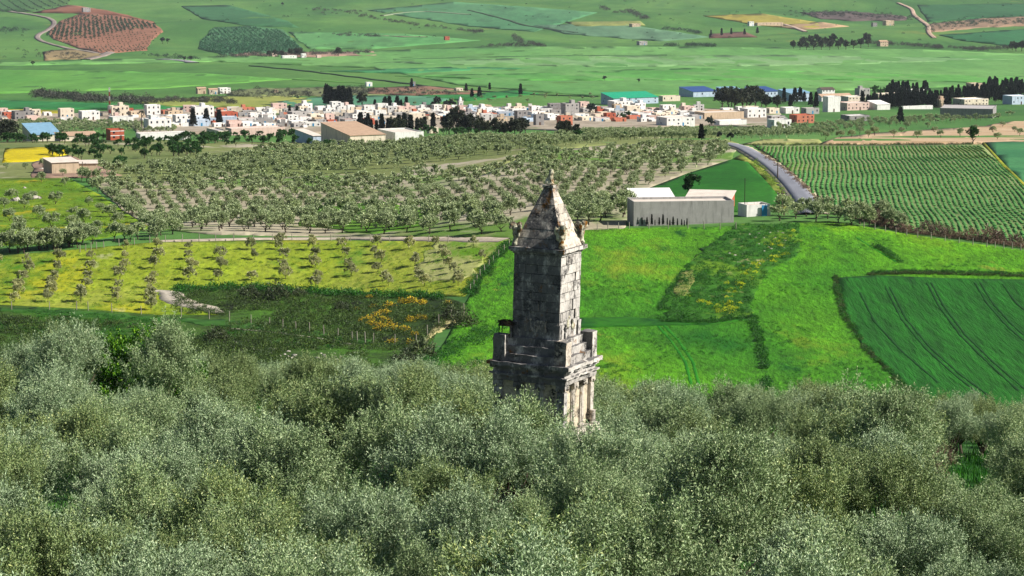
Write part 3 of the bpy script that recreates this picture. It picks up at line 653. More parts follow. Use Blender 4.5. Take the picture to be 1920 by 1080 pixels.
def rbox(me_list, x0, x1, y0, y1, z0, z1, seg=.4):
    """box with a grid on every face, verts shared, so that roughening keeps it closed"""
    def ax(a, b): n = max(1, int(round((b-a)/seg))); return [a+(b-a)*i/n for i in range(n+1)]
    X, Y, Z = ax(x0,x1), ax(y0,y1), ax(z0,z1); idx = {}; mb = me_list
    def vid(p):
        k = tuple(round(q,5) for q in p)
        if k not in idx: idx[k] = len(mb.v); mb.v.append(k)
        return idx[k]
    for (A_, B_, mk, fl) in ((X,Y,lambda a,b:(a,b,z0),1),(X,Y,lambda a,b:(a,b,z1),0),(X,Z,lambda a,b:(a,y0,b),0),(X,Z,lambda a,b:(a,y1,b),1),(Y,Z,lambda a,b:(x0,a,b),1),(Y,Z,lambda a,b:(x1,a,b),0)):
        for i in range(len(A_)-1):
            for j in range(len(B_)-1):
                f = [vid(mk(A_[i],B_[j])), vid(mk(A_[i+1],B_[j])), vid(mk(A_[i+1],B_[j+1])), vid(mk(A_[i],B_[j+1]))]
                mb.f.append(tuple(f[::-1] if fl else f))
def fin(name, mb, m, amp=.035, sc=1.6, seed=0, parent=TROOT, sm=False):
    me = mb.mesh(name, sm); rough(me, amp, sc, seed); return link(name, me, m, parent)
def blocks(mb, s, z0, z1, courses, rg, gap=.012, proud=.035, corner=True):
    """ashlar: a core and, on each face, courses of separate stones"""
    mb.box(-s/2+.12, s/2-.12, -s/2+.12, s/2-.12, z0, z1)
    zs = np.linspace(z0, z1, courses+1) + np.concatenate([[0], rg.uniform(-.06,.06,courses-1), [0]])
    for c in range(courses):
        za, zb = zs[c]+gap/2, zs[c+1]-gap/2
        for face in range(4):
            n = 3 + (c+face) % 2; cuts = np.linspace(-s/2, s/2, n+1); cuts[1:-1] += rg.uniform(-.14,.14,n-1)*s/2.9; 
            for k in range(n):
                a, b = cuts[k]+gap/2, cuts[k+1]-gap/2; p = s/2 + rg.uniform(-proud, proud*.4) - (.09 if rg.random() < .04 else 0)
                if k == 0: a = -s/2 + .1
                if k == n-1: b = s/2 - .1
                j = lambda: rg.uniform(-.012,.012)
                loc = [(a,.11),(b,.11),(b,.11),(a,.11)]
                vs = []
                for (u, zz) in ((a,za),(b,za),(b,zb),(a,zb)): vs.append((u+j(), -(s/2-.12), zz))
                for (u, zz) in ((a,za),(b,za),(b,zb),(a,zb)): vs.append((u+j(), -p+j(), zz+j()))
                ca, sa = math.cos(face*math.pi/2), math.sin(face*math.pi/2)
                mb.add([(x*ca-y*sa, x*sa+y*ca, z) for x,y,z in vs], [(4,5,6,7),(0,1,5,4),(1,2,6,5),(2,3,7,6),(3,0,4,7)])
        for cx in (-1,1):        # corner quoins close the edges
            for cy in (-1,1):
                q = rg.uniform(.0,.02); e = s/2 - q; i0 = s/2-.16
                mb.box(min(cx*i0,cx*e), max(cx*i0,cx*e), min(cy*i0,cy*e), max(cy*i0,cy*e), za, zb)
tr = np.random.default_rng(5)
mb = MB()
for i in range(5): s_ = 6.6 - i*.42; rbox(mb, -s_/2, s_/2, -s_/2, s_/2, -.9+i*.42 if i else -1.2, -.9+(i+1)*.42, .6)
fin('step_base', mb, M['st_pale'], .03)
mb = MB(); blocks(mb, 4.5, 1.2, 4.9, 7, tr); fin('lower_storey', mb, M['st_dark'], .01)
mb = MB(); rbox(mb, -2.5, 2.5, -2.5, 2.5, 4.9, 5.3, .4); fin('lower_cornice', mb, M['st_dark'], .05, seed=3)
mb = MB(); rbox(mb, -2.72, 2.72, -2.72, 2.72, 5.302, 5.72, .4); rbox(mb, -2.45, 2.45, -2.45, 2.45, 5.722, 6.2, .4)
fin('column_steps', mb, M['st_pale'], .05, seed=5)
# column storey: recessed panels, four engaged columns a side (corner piers included)
S2 = 4.15
mb = MB(); rbox(mb, -S2/2+.12, S2/2-.12, -S2/2+.12, S2/2-.12, 6.2, 8.92, .35); fin('wall_panel', mb, M['st_panel'], .012)
def column(x, y, side, pier=False):
    cm = M['st_dark'] if side == 'shade' else M['st_pale']  # darker stained stone paints the shade on columns of the unlit sides
    mb = MB()
    if pier: rbox(mb, x-.23, x+.23, y-.23, y+.23, 6.42, 8.5, .3)
    else: mb.lathe([(.185,6.4),(.185,6.9),(.178,7.6),(.165,8.2),(.16,8.52)], 20, x, y, .13, 1)
    o = fin('column', mb, cm, .012, 2, x); 
    b = MB(); b.lathe([(.27,6.2),(.27,6.29),(.22,6.31),(.24,6.36),(.2,6.42)], 16, x, y); fin('base', b, cm, .01, 2, y, o)
    k = MB(); k.lathe([(.17,8.5),(.2,8.56),(.19,8.62),(.26,8.72)], 16, x, y)
    k.box(x-.28, x+.28, y-.28, y+.28, 8.72, 8.9)
    for sx in (-1,1):
        for dy in (-.25,.25): k.tube([(x+sx*.2, y+dy-.03, 8.68),(x+sx*.2, y+dy+.03, 8.68)], [.1,.1], 10)
        for dy in (-.2,.2): k.tube([(x+sx*.25-.03, y+dy, 8.68),(x+sx*.25+.03, y+dy, 8.68)], [.1,.1], 10)
    fin('capital', k, cm, .012, 2, y, o)
e = S2/2 - .16
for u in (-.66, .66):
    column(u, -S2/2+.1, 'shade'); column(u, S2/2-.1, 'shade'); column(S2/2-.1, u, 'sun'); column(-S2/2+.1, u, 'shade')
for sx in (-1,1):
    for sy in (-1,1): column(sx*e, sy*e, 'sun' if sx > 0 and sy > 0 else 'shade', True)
mb = MB()
for (o_, zs_) in ((4.42,(8.92,9.26)),(4.72,(9.262,9.36)),(4.36,(9.362,9.62)),(4.66,(9.622,9.78)),(4.98,(9.782,10.0))):
    rbox(mb, -o_/2, o_/2, -o_/2, o_/2, zs_[0], zs_[1], .22)
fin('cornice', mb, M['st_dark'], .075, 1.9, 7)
mb = MB()
for i, o_ in enumerate((4.3,3.8,3.34)): rbox(mb, -o_/2, o_/2, -o_/2, o_/2, 10.0+i*.44+.002, 10.44+i*.44, .22)
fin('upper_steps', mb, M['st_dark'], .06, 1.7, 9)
for sx in (-1,1):
    for sy in (-1,1):
        mb = MB(); cx, cy = sx*1.86, sy*1.86; rbox(mb, cx-.36, cx+.36, cy-.36, cy+.36, 10.002, 11.36+(.12 if sx*sy > 0 else 0), .24)
        fin('plinth_block', mb, M['st_pyr'] if sx*sy < 0 else M['st_dark'], .05, 1.8, sx+2*sy)
# upper storey
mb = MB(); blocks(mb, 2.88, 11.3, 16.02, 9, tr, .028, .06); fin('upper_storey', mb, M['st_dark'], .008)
for cx in (-1.3, 1.3):
    for cy in (-1.3, 1.3): mb = MB(); rbox(mb, cx-.2, cx+.2, cy-.2, cy+.2, 11.31, 12.15, .3); fin('corner_pier', mb, M['st_dark'], .02)

# chariot relief: worn figures in low relief
def blob(name, balls, m, parent, vox=.04, amp=.03, sc=3.5, seed=0):
    bm = bmesh.new()
    for c, r in balls:
        r = (r,)*3 if not isinstance(r, tuple) else r
        bmesh.ops.create_icosphere(bm, subdivisions=2, radius=1, matrix=Matrix.Translation(c) @ Matrix.Diagonal((*r,1)))
    me = bpy.data.meshes.new(name); bm.to_mesh(me); bm.free(); rough(me, amp, sc, seed); o = link(name, me, m, parent)
    md = o.modifiers.new('remesh', 'REMESH'); md.mode = 'VOXEL'; md.voxel_size = vox; md.use_smooth_shade = True; return o
y0 = -1.44
bl = []
for i in range(4): x = .02+i*.17; bl += [((x, y0, 12.0), (.1,.07,.22)), ((x+.06, y0-.01, 12.24), (.06,.06,.13)), ((x+.1, y0-.02, 12.32), (.08,.05,.05)), ((x+.03, y0, 11.72), (.03,.04,.16)), ((x+.1, y0, 11.76), (.03,.04,.14))]
bl += [((-.3, y0, 11.8), (.2,.06,.2)), ((-.35, y0, 12.1), (.1,.06,.2)), ((-.33, y0, 12.36), (.07,.06,.08)), ((-.62, y0, 11.95), (.13,.05,.28)), ((-.62, y0, 12.3), (.07,.05,.07))]
blob('relief', bl, M['st_pyr'], TROOT, .03, .015)
blob('relief', [((1.44,-.25,12.1),(.06,.2,.3)), ((1.44,-.1,12.45),(.06,.1,.1)), ((1.44,.5,11.9),(.06,.25,.22)), ((1.46,.35,12.2),(.06,.12,.14))], M['st_statue'], TROOT, .03, .02)
blob('fragment', [((1.75,-1.3,11.6),(.1,.1,.22)), ((1.73,-1.28,11.95),(.11,.1,.18)), ((1.74,-1.3,12.18),(.08,.08,.1))], M['st_dark'], TROOT, .03, .02)
mb = MB()
for (o_, za, zb) in ((3.0,16.02,16.12),(3.16,16.122,16.2),(3.36,16.202,16.4)): rbox(mb, -o_/2, o_/2, -o_/2, o_/2, za, zb, .2)
fin('upper_cornice', mb, M['st_dark'], .045, 2.2, 11)
mb = MB(); z = 16.4; hs = [.5,.52,.42,.4,.5,.42,.5]; Z0, Z1 = 16.4, 19.66; wb, wt = 2.98, .5
rr = np.random.default_rng(3)
for i, h_ in enumerate(hs):
    zn = min(Z1, z+h_) if i < len(hs)-1 else Z1; f0, f1 = (z-Z0)/(Z1-Z0), (zn-Z0)/(Z1-Z0); a, b = wb+(wt-wb)*f0, wb+(wt-wb)*f1
    n = 6; base = len(mb.v); ring = lambda ww, zz: [(ww/2*(-1+2*k/n), -ww/2, zz) for k in range(n)] + [(ww/2, ww/2*(-1+2*k/n), zz) for k in range(n)] + [(ww/2*(1-2*k/n), ww/2, zz) for k in range(n)] + [(-ww/2, ww/2*(1-2*k/n), zz) for k in range(n)]
    o_ = rr.uniform(-.01,.015); r0, r1 = ring(a+o_, z+.008), ring(b+o_, zn-.008); m_ = 4*n
    mb.add(r0+r1, [(k,(k+1)%m_,(k+1)%m_+m_,k+m_) for k in range(m_)] + [tuple(range(m_))[::-1], tuple(range(m_,2*m_))])
    z = zn
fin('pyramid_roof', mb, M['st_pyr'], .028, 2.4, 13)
mb = MB(); rbox(mb, -.33, .33, -.33, .33, 19.662, 19.8, .15); fin('roof_block', mb, M['st_pale'], .03, 3)
for sx in (-1,1):          # winged corner figures, worn
    for sy in (-1,1):
        dx, dy = sx*.707, sy*.707; cx, cy = sx*1.42, sy*1.42; p = lambda f, z, l=0: (cx+dx*f-dy*l*sx*sy, cy+dy*f+dx*l*sx*sy, z)
        bl = [(p(0,16.55),(.2,.2,.16)), (p(-.02,16.8),(.15,.15,.3)), (p(.0,17.1),(.17,.17,.26)), (p(.04,17.38),(.17,.17,.2)), (p(.1,17.6),(.16,.16,.18)), (p(.22,17.62),(.12,.12,.12)),
              (p(-.12,17.2,.2),(.1,.1,.34)), (p(-.2,17.45,.3),(.1,.1,.26)), (p(-.12,17.2,-.2),(.1,.1,.34)), (p(-.2,17.45,-.3),(.1,.1,.26)), (p(-.26,17.55),(.16,.16,.2)), (p(.3,17.46),(.07,.07,.13))]
        blob('winged_statue', bl, M['st_statue'], TROOT, .04, .05, 3, sx*2+sy)
bl = [((0,0,19.86),(.28,.2,.1)), ((-.08,.02,20.02),(.2,.17,.2)), ((.02,0,20.22),(.17,.15,.22)), ((.06,0,20.45),(.15,.14,.17)), ((.04,0,20.6),(.13,.12,.1)), ((.17,-.02,20.46),(.08,.07,.07)), ((.12,-.1,19.98),(.05,.05,.16)), ((.12,.1,19.98),(.05,.05,.16)), ((-.16,-.12,19.94),(.12,.07,.12)), ((-.16,.12,19.94),(.12,.07,.12))]
blob('lion_statue', bl, M['st_statue'], TROOT, .035, .03, 4, 2)
mb = MB(); mb.tube([(-.62,-.95,18.75),(-.78,-1.12,18.77)], [.035,.03], 6); mb.build('roof_peg', M['st_dark'], TROOT)
# loose carved stump on the column steps
mb = MB(); mb.lathe([(.2,6.21),(.2,6.3),(.15,6.36),(.14,6.9),(.17,6.98)], 14, 2.3, 1.72)
st = fin('stone_stump', mb, M['st_pale'], .02, 3, 1, None); st.matrix_world = TROOT.matrix_basis.copy() if False else Matrix.Translation(TROOT.location) @ TROOT.rotation_euler.to_matrix().to_4x4()
tag(st, 'short broken column stump standing on the pale steps of the stone tower', 'stone stump')
# the nest stand on the left plinth block
ns = empty('nest_stand'); ns.matrix_world = Matrix.Translation(TROOT.location) @ TROOT.rotation_euler.to_matrix().to_4x4() @ Matrix.Translation((-1.62,-1.86,11.36))
tag(ns, 'low metal stand with thin legs on the left ledge of the stone tower', 'stand')
M['iron'] = plain('iron', (44,42,42), .2, 4, .6)
for x in (-.33,.33):
    for y in (-.2,.2): mb = MB(); mb.tube([(x,y,-.06),(x,y,.6)], [.03,.03], 6); mb.build('leg', M['iron'], ns)
mb = MB(); mb.box(-.4,.4,-.26,.26,.601,.65); mb.build('tray', M['iron'], ns)
nest = MB(); r_ = np.random.default_rng(77)
for i in range(240):
    a = r_.uniform(0,6.28); q = .42*math.sqrt(r_.random()); z = r_.uniform(.66,.95)*1 - q*.2; b = a+r_.uniform(1.1,2.0); l = r_.uniform(.12,.26)
    p = Vector((q*math.cos(a)*1.1, q*math.sin(a)*.7, z)); d = Vector((math.cos(b), math.sin(b)*.6, r_.uniform(-.25,.25)))*l; nest.tube([p-d, p+d], [.014,.008], 4)
no = nest.build('bird_nest', plain('nest_twigs', (70,58,46), .4, 9)); no.matrix_world = ns.matrix_world.copy(); tag(no, 'bushy nest of dark twigs lying on the metal stand', 'nest')

# ------------------------------------------------------------------ middle distance trees
def set_of(n, seed, mleaf, name, Rw=2.5, zc=2.7, hz=1.7, sprigs=420, per=4, L=.42, W=.2, slen=.5, tr=True, lobes=8, lobe=.38, h=1.1, r=.16, limbs=5, up=.6, flat=.95, plume=12):
    out = []; arrs = []
    for k in range(n):
        r_ = np.random.default_rng(seed+k); V, Fq, lc = crown(r_, Rw, zc, hz, lobes+k % 3, sprigs, per, L, W, slen, up, lobe, flat, plume=plume, pl=.7, ps=.2)
        cm, tm = proto_tree(name, (V, Fq), lc, mleaf, M['bark'], r_, h=h, r=r, limbs=limbs, n=6); out.append((cm, tm))
        tv, tf = trunk(r_, lc, h=h, r=r*1.2, limbs=3, n=4).arr(); arrs.append((np.concatenate([V, tv]), np.concatenate([Fq, tf+len(V)])))
    return out, arrs
OK_ = dict(Rw=2.35, zc=2.15, hz=1.7, lobe=.46, h=.8)
ORCH, _a = set_of(6, 500, M['olive_far'], 'orchard', sprigs=700, **OK_)
_o, ORCHM = set_of(6, 520, M['olive_mass'], 'orchardm', sprigs=210, L=.6, W=.36, **OK_)
SAP, _a = set_of(4, 540, M['sapling'], 'sapling', Rw=.85, zc=1.2, hz=.95, sprigs=340, per=5, L=.26, W=.12, slen=.28, lobes=7, lobe=.62, h=.6, r=.05, limbs=4, up=.3)
FRUIT, FRUITM = set_of(4, 560, M['citrus'], 'fruit', Rw=2.3, zc=2.2, hz=1.8, sprigs=300, L=.5, W=.3, lobe=.45)
EUC, _a = set_of(4, 580, M['euc'], 'euc', Rw=4.8, zc=6.6, hz=6.4, sprigs=800, per=4, L=1.1, W=.55, slen=1.0, lobes=13, lobe=.38, h=2.6, r=.4, limbs=7, flat=1.2)
FARD, FARDM = set_of(3, 600, M['fardark'], 'far', Rw=4, zc=4.5, hz=4, sprigs=220, per=4, L=1.3, W=.8, slen=1.0, lobes=8, h=2, r=.3)
CON, CONM = [], []
for k in range(5):
    r_ = np.random.default_rng(620+k); hh = 8; V, Fq = conifer(r_, hh, [1.5,1.0,2.2,1.3,1.8][k], 520, .9, .4)
    cm = mesh_np('crown', V, Fq); cm.materials.append(M['dark_leaf']); mb = MB(); mb.tube([(0,0,-.5),(0,0,hh*.5),(0,0,hh*.97)], [.2,.12,.03], 6); tm = mb.mesh('trunk'); tm.materials.append(M['bark']); CON.append((cm, tm))
def trees(name, protos, pts, label, cat, s=(.85,1.15), seed=0, group=None, sz=None, jit=.12):
    r_ = np.random.default_rng(seed)
    for i, p in enumerate(pts):
        sc = r_.uniform(*s); plant_tree(name, protos[r_.integers(0, len(protos))], (p[0], p[1], p[2]-.05), r_.uniform(0,6.28), sc, label, cat, group or label if len(pts) > 1 else None, sc*(sz or 1)*r_.uniform(1-jit,1+jit))
def pxs(l): 
    P = np.array(l, float); x, y = unproj(P[:,0], P[:,1]); return np.column_stack([x, y, ground(x, y)])

# saplings in the flower meadow, in their rows
MEAD = [(-30,492),(0,484),(150,472),(280,460),(500,456),(800,458),(930,458),(905,500),(862,552),(830,550),(700,546),(600,542),(440,532),(330,532),(300,550),(318,590),(150,574),(0,567),(-30,567)]
sp = grid_px(MEAD, 5.9, 13.5, .10, .35, 3, .06)
sp = [p for p in sp if not (285 < project(*p)[0] < 420 and 540 < project(*p)[1] < 592)]
trees('young_olive_tree', SAP, sp, 'young olive sapling in a row on the yellow flower meadow', 'olive sapling', (.65,1.1), 4)
# orchard: rows of grown trees
ORF = []
def add(poly, sx, sy, rot, jit, seed, label, skip=0, s=(.85,1.15)): 
    for p in grid_px(poly, sx, sy, rot, jit, seed, skip): ORF.append((p, label, s))
L_front = 'olive tree with bare trunk in the dense front belt of the orchard'
L_soil = 'round olive tree on the pale bare soil of the middle orchard'
L_behind = 'round olive tree in the orchard above the triangular green field'
L_grass = 'olive tree on green grass inside the middle orchard'
add([(290,440),(420,436),(640,440),(960,440),(960,402),(820,396),(640,400),(420,404),(300,424)], 4.8, 13, .05, .8, 21, L_front, .03, (.75,1.0))
add([(560,446),(950,448),(950,440),(560,440)], 6.2, 60, .0, .6, 29, L_front, 0, (.85,1.05))
add([(1050,430),(1178,415),(1178,392),(1060,398)], 5.5, 15, .05, .9, 22, 'olive tree crowded beside the dark left end of the grey barn', .05, (.9,1.2))
add([(175,338),(300,345),(560,338),(760,340),(760,392),(560,398),(400,404),(290,424),(240,392)], 4.2, 22, .18, .4, 23, L_soil, .05, (.5,.68))
add([(760,330),(940,322),(1000,284),(1060,292),(1036,340),(1052,398),(960,404),(760,394)], 4.7, 21, .1, .5, 24, L_grass, .05, (.55,.75))
add([(980,300),(1200,276),(1372,276),(1362,298),(1290,322),(1190,358),(1150,395),(1050,398),(1020,340)], 4.5, 20, -.08, .5, 25, L_behind, .05, (.54,.72))
ORF.sort(key=lambda q: q[0][1]); print('ORCHARD', len(ORF)); r_ = np.random.default_rng(31)
near_o, far_o = ORF[:300], ORF[300:]
for p, lab, s in near_o:
    sc = r_.uniform(*s); plant_tree('orchard_olive', ORCH[r_.integers(0,6)], (p[0], p[1], p[2]-.05), r_.uniform(0,6.28), sc, lab, 'orchard tree', 'orchard: ' + lab, sc*r_.uniform(.85,1.1))
# the far orchard reads as one mass
mass = [q[0] for q in far_o]
for poly, sx, sy, sd, sk in (([(140,322),(260,335),(560,332),(700,322),(1000,282),(1150,264),(1330,258),(1330,246),(1100,250),(980,262),(880,262),(700,276),(520,280),(430,300),(300,312)], 3.7, 17, 41, .04),
                         ([(1330,262),(1480,258),(1640,240),(1760,232),(1900,222),(1900,214),(1640,226),(1500,238),(1340,246)], 5.6, 22, 42, .08),
                         ([(0,232),(80,228),(200,232),(330,234),(330,250),(200,248),(40,262),(0,262)], 5, 20, 43, .05),
                         ([(700,200),(860,196),(1120,190),(1120,180),(1000,180),(860,188)], 12, 70, 44, .1)):
    mass += list(grid_px(poly, sx, sy, .1, 1.3, sd, sk))
mass = np.array(mass); r_ = np.random.default_rng(45); print('MASS', len(mass))
joined('olive_orchard', ORCHM, mass, r_.uniform(0,6.28,len(mass)), r_.uniform(.62,.9,len(mass)), M['olive_mass'], 'grey green mass of orchard olive trees spreading up to the village')
# green fruit trees left, in broken rows
fr = []
for ln, n in (([(0,268),(90,268),(200,266)],30),([(120,272),(220,278),(330,272),(430,268)],34),([(130,282),(260,296),(380,290)],22),([(90,290),(160,302),(230,318)],16),([(330,262),(430,262),(560,258)],30),([(800,252),(860,254),(960,250)],22),([(420,276),(520,270),(620,282)],16),([(1040,262),(1120,266),(1180,262)],10),([(240,284),(330,284),(400,278)],14)):
    fr += list(line_px(ln, n, (4,1.2), int(ln[0][0])+n))
trees('fruit_tree', FRUIT, fr, 'bushy bright green fruit tree below the village', 'fruit tree', (.65,1.0), 51)
# boundary trees
bd = list(line_px([(150,338),(195,366),(240,398),(290,436)], 26, (5,2), 61))
trees('boundary_tree', ORCH, bd, 'dark olive tree in the dense row between stony pasture and orchard', 'olive tree', (.6,.85), 62)
bd = list(line_px([(-10,478),(90,466),(180,456),(300,444)], 34, (5,2.5), 63))
trees('boundary_tree', ORCH, bd, 'bushy olive in the hedge between stony pasture and flower meadow', 'olive tree', (.55,.85), 64)
pt = [(48,318),(80,316),(12,318),(118,330),(122,350),(104,384),(22,378),(62,376),(52,382),(8,392),(74,412),(18,416),(140,408),(166,388),(188,398),(136,426),(158,422),(36,434),(206,408),(220,424),(96,430),(34,446),(140,438),(182,438),(146,442),(78,342),(46,392)]
trees('pasture_olive', ORCH, pxs(pt), 'small round olive tree scattered on the yellow green stony pasture', 'olive tree', (.5,.75), 65)
trees('roadside_olive', ORCH, pxs([(1470,404),(1492,410),(1512,406),(1530,416),(1552,410),(1572,418),(1592,408),(1612,420),(1630,424),(1652,416),(1596,424),(1462,414),(1542,402),(1672,426),(1690,430)]), 'olive tree in the row between white house and row crop field', 'olive tree', (.7,1.0), 66)
tan = [(1548,262),(1576,260),(1596,258),(1628,258),(1640,254),(1676,258),(1690,250),(1720,260),(1752,250),(1764,258),(1800,256),(1830,244),(1862,250),(1880,238),(1902,248),(1560,254),(1540,256),(1612,252),(1870,262),(1912,254),(1700,242),(1740,240)]
trees('field_olive', ORCH, pxs(tan), 'round olive tree casting a shadow on the tan ploughed field', 'olive tree', (.75,1.05), 67)
trees('leafy_tree', FRUIT, pxs([(1823,271)]), 'dark green bushy tree at the top edge of the row crop field', 'tree', (1.5,1.6), 68)
trees('leafy_tree', FRUIT, pxs([(1292,372)]), 'yellowish green tree between the white and brown roofed sheds', 'tree', (1.25,1.3), 69)
trees('dark_shrub', FRUIT, pxs([(1318,260)]), 'dark bush left of the road top under the cypress', 'shrub', (.8,.9), 70); trees('dark_shrub', FARD, pxs([(1348,264),(1370,266)]), 'dark rounded bush where the country road begins', 'shrub', (.4,.5), 71)
trees('cypress', CON, pxs([(1315,264)]), 'slim dark cypress left of the country road top', 'cypress', (.9,1), 72)
cf = [(1196,424),(1204,424),(1213,424),(1222,424),(1236,424),(1243,424),(1251,424),(1262,425),(1270,425),(1278,425),(1288,425),(1228,425),(1256,425),(1283,426)]
for i, p in enumerate(pxs(cf)):
    sc = .8*[.3,.26,.27,.36,.26,.36,.24,.3,.24,.22,.25,.2,.2,.2][i]; plant_tree('young_cypress', CON[i % 5], p, i*1.3, sc*.55, 'small dark young cypress planted along the front wall of the grey barn', 'young cypress', 'young cypresses by the barn', sc)

# ------------------------------------------------------------------ shrubs, weeds, rows of crops
BU = [bush(np.random.default_rng(700+k), 46, .34, .16, 1.0, .8) for k in range(6)]
BUB = [bush(np.random.default_rng(720+k), 90, .3, .13, 1.0, 1.0) for k in range(5)]
SB = [(-120,590),(0,592),(250,606),(400,606),(322,580),(330,545),(440,544),(600,554),(700,558),(830,562),(866,580),(850,600),(800,640),(780,700),(-120,700)]
q = scatter_px(SB, 3600, 71); n_ = np.array([mnoise.noise(Vector((p[0]*.05, p[1]*.04, 3))) for p in q]); q = q[n_ > -.08]
joined('scrub', BU, q, rng.uniform(0,6.28,len(q)), rng.uniform(.25,.85,len(q)), M['scrub'], 'low dark scrub covering the bank below the flower meadow', szs=rng.uniform(.25,.75,len(q)))
q = scatter_px([(330,540),(440,536),(600,546),(700,550),(830,556),(830,562),(700,558),(600,554),(440,544),(326,552)], 260, 72)
joined('bank_weeds', BU, q, rng.uniform(0,6.28,len(q)), rng.uniform(.4,.9,len(q)), M['grassb'], 'dark green weeds hanging over the edge of the bank')
q = scatter_px([(-120,578),(0,580),(150,587),(300,598),(430,606),(560,622),(690,645),(680,668),(540,650),(400,640),(250,632),(-120,620)], 1500, 73); q = q[np.array([mnoise.noise(Vector((p[0]*.08, p[1]*.06, 5))) for p in q]) > -.1]
joined('terrace_weeds', BU, q, rng.uniform(0,6.28,len(q)), rng.uniform(.15,.5,len(q)), M['grassb'], 'tufted grass on the terrace along the meadow fence', szs=rng.uniform(.12,.4,len(q)))
q = scatter_px([(-120,600),(0,600),(250,614),(420,622),(560,640),(690,660),(690,690),(-120,690)], 1300, 74); q = q[np.array([mnoise.noise(Vector((p[0]*.05, p[1]*.09, 8))) for p in q]) > -.05]
joined('scrub', BU, q, rng.uniform(0,6.28,len(q)), rng.uniform(.3,.8,len(q)), M['scrub'], 'dark heath like scrub on the lower bank above the near grove', szs=rng.uniform(.25,.6,len(q)))
q = scatter_px([(0,340),(130,340),(275,428),(0,456)], 260, 75)
joined('pasture_flowers', BU, q, rng.uniform(0,6.28,len(q)), rng.uniform(.12,.35,len(q)), leaf_mat('pasture_flower', (150,160,20), (206,190,20), (226,206,40), attr=True), 'yellow flowers sprinkled over the stony pasture', szs=rng.uniform(.05,.15,len(q)))
def bush_obj(name, loc, V, Fq, m, s, rz, label, cat, group=None, sz=None):
    me = mesh_np(name, V, Fq); o = link(name, me, m); o.location = loc; s *= float(KS(loc[0], loc[1])); o.scale = (s, s, sz or s); o.rotation_euler[2] = rz; tag(o, label, cat, group); return o
BM_ = leaf_mat('bank_bush_leaf', (40,52,28), (66,80,44), (112,122,82), trans=.1)
bl_ = [(470,560,1.5,'broad dark bush on the bank left of its twin near the gravel path'),(520,562,1.8,'broad dark bush on the bank behind the gravel path end'),(560,556,1.0,'small grey bush at the top of the bank'),(640,584,1.1,'small round bush in the middle of the bank'),(405,642,1.4,'pale feathery bush standing alone on the dark bank'),(790,672,1.7,'tall grey green bush at the foot of the straw coloured path'),(760,690,1.4,'dark bush right at the edge of the near grove'),(868,612,1.6,'dark bush with yellow tips on the bright wheat edge'),(845,600,1.3,'dark green bush beside the straw coloured path')]
for i, (px, py, s, lab) in enumerate(bl_):
    V, Fq = bush(np.random.default_rng(740+i), 420, .26, .1, 1.0, 1.1); bush_obj('bush', at(px, py), V, Fq, BM_, s, i, lab, 'bush')
# gorse in flower
GL = [(690,604,1.2),(706,598,1.3),(722,608,1.4),(738,600,1.3),(700,612,1.2),(716,620,1.4),(734,616,1.3),(752,610,1.2),(760,622,1.1),(722,590,1.2),(730,578,1.3),(742,586,1.1),(756,570,1.3),(772,568,1.3),(790,572,1.2),(806,574,1.0),(770,604,1.1),(790,600,1.1),(745,622,1.1),(692,626,.9),(735,644,.9),(768,646,.9),(700,578,.9),(722,662,.8),(842,572,.9),(680,604,.8),(775,630,.8),(868,622,1.0),(668,582,.7),(694,560,.8)]
GL = [g for i, g in enumerate(GL) if i % 4 != 3]; gp = []
for k in range(4):
    r_ = np.random.default_rng(760+k); a = bush(r_, 260, .22, .08, 1.0, .95); f = bush(r_, 120, .2, .12, 1.03, 1.0); f[0][:,2] += .06
    am = mesh_np('foliage', *a); am.materials.append(M['gorse_leaf']); fm = mesh_np('flower', *f); fm.materials.append(M['gorse_fl']); gp.append((am, fm))
for i, (px, py, s) in enumerate(GL):
    g_ = at(px, py); s *= .62*float(KS(g_.x, g_.y)); e = empty('gorse_bush', g_, i*1.7); e.scale = (s*1.15,s,s*.85); tag(e, 'gorse bush covered in orange yellow flowers on the dark bank', 'gorse bush', 'flowering gorse on the bank')
    for nm, me in zip(('foliage','blossom'), gp[i % 4]): c = bpy.data.objects.new(nm, me); C.objects.link(c); c.parent = e
def weeds(name, line, n, m, label, s=(.4,.9), jit=(2,1.2), seed=0, var=BU, kind='stuff', cat=None):
    q = line_px(line, n, jit, seed); r_ = np.random.default_rng(seed+1)
    q = q[np.array([mnoise.noise(Vector((p[0]*.09, p[1]*.09, seed))) for p in q]) > -.38]; n = len(q); return joined(name, var, q, r_.uniform(0,6.28,n), r_.uniform(*s, n), m, label, kind, cat=cat)
weeds('ditch_weeds', [(1566,520),(1572,560),(1584,595),(1622,655),(1690,722),(1745,772)], 260, M['scrub'], 'dark weeds along the ditch left of the dark crop', (.16,.4), (1.6,1.2), 81)
weeds('ditch_weeds', [(1566,520),(1572,560),(1584,595),(1622,655),(1690,722),(1745,772)], 240, M['grassb'], 'tall grass along the ditch left of the dark crop', (.2,.45), (2.6,1.4), 82)
weeds('ditch_weeds', [(1410,596),(1424,640),(1434,690),(1438,735)], 240, M['grassb'], 'dark tall grass along the ditch in the bright wheat', (.25,.6), (2.4,1.4), 83)
weeds('hedge_bank', [(1630,517),(1700,514),(1780,516),(1930,520)], 260, M['scrub'], 'dark grassy bank above the dark crop field', (.2,.42), (4,.8), 84)
weeds('hedge_bank', [(1630,514),(1700,511),(1780,512),(1930,516)], 260, M['grassb'], 'tall green grass topping the bank above the dark crop', (.2,.45), (4,1), 85)
weeds('ditch_weeds', [(1240,604),(1242,575),(1262,535),(1292,498)], 90, M['grassb'], 'tall dark grass at the left edge of the weedy plot', (.25,.5), (2,1.4), 86)
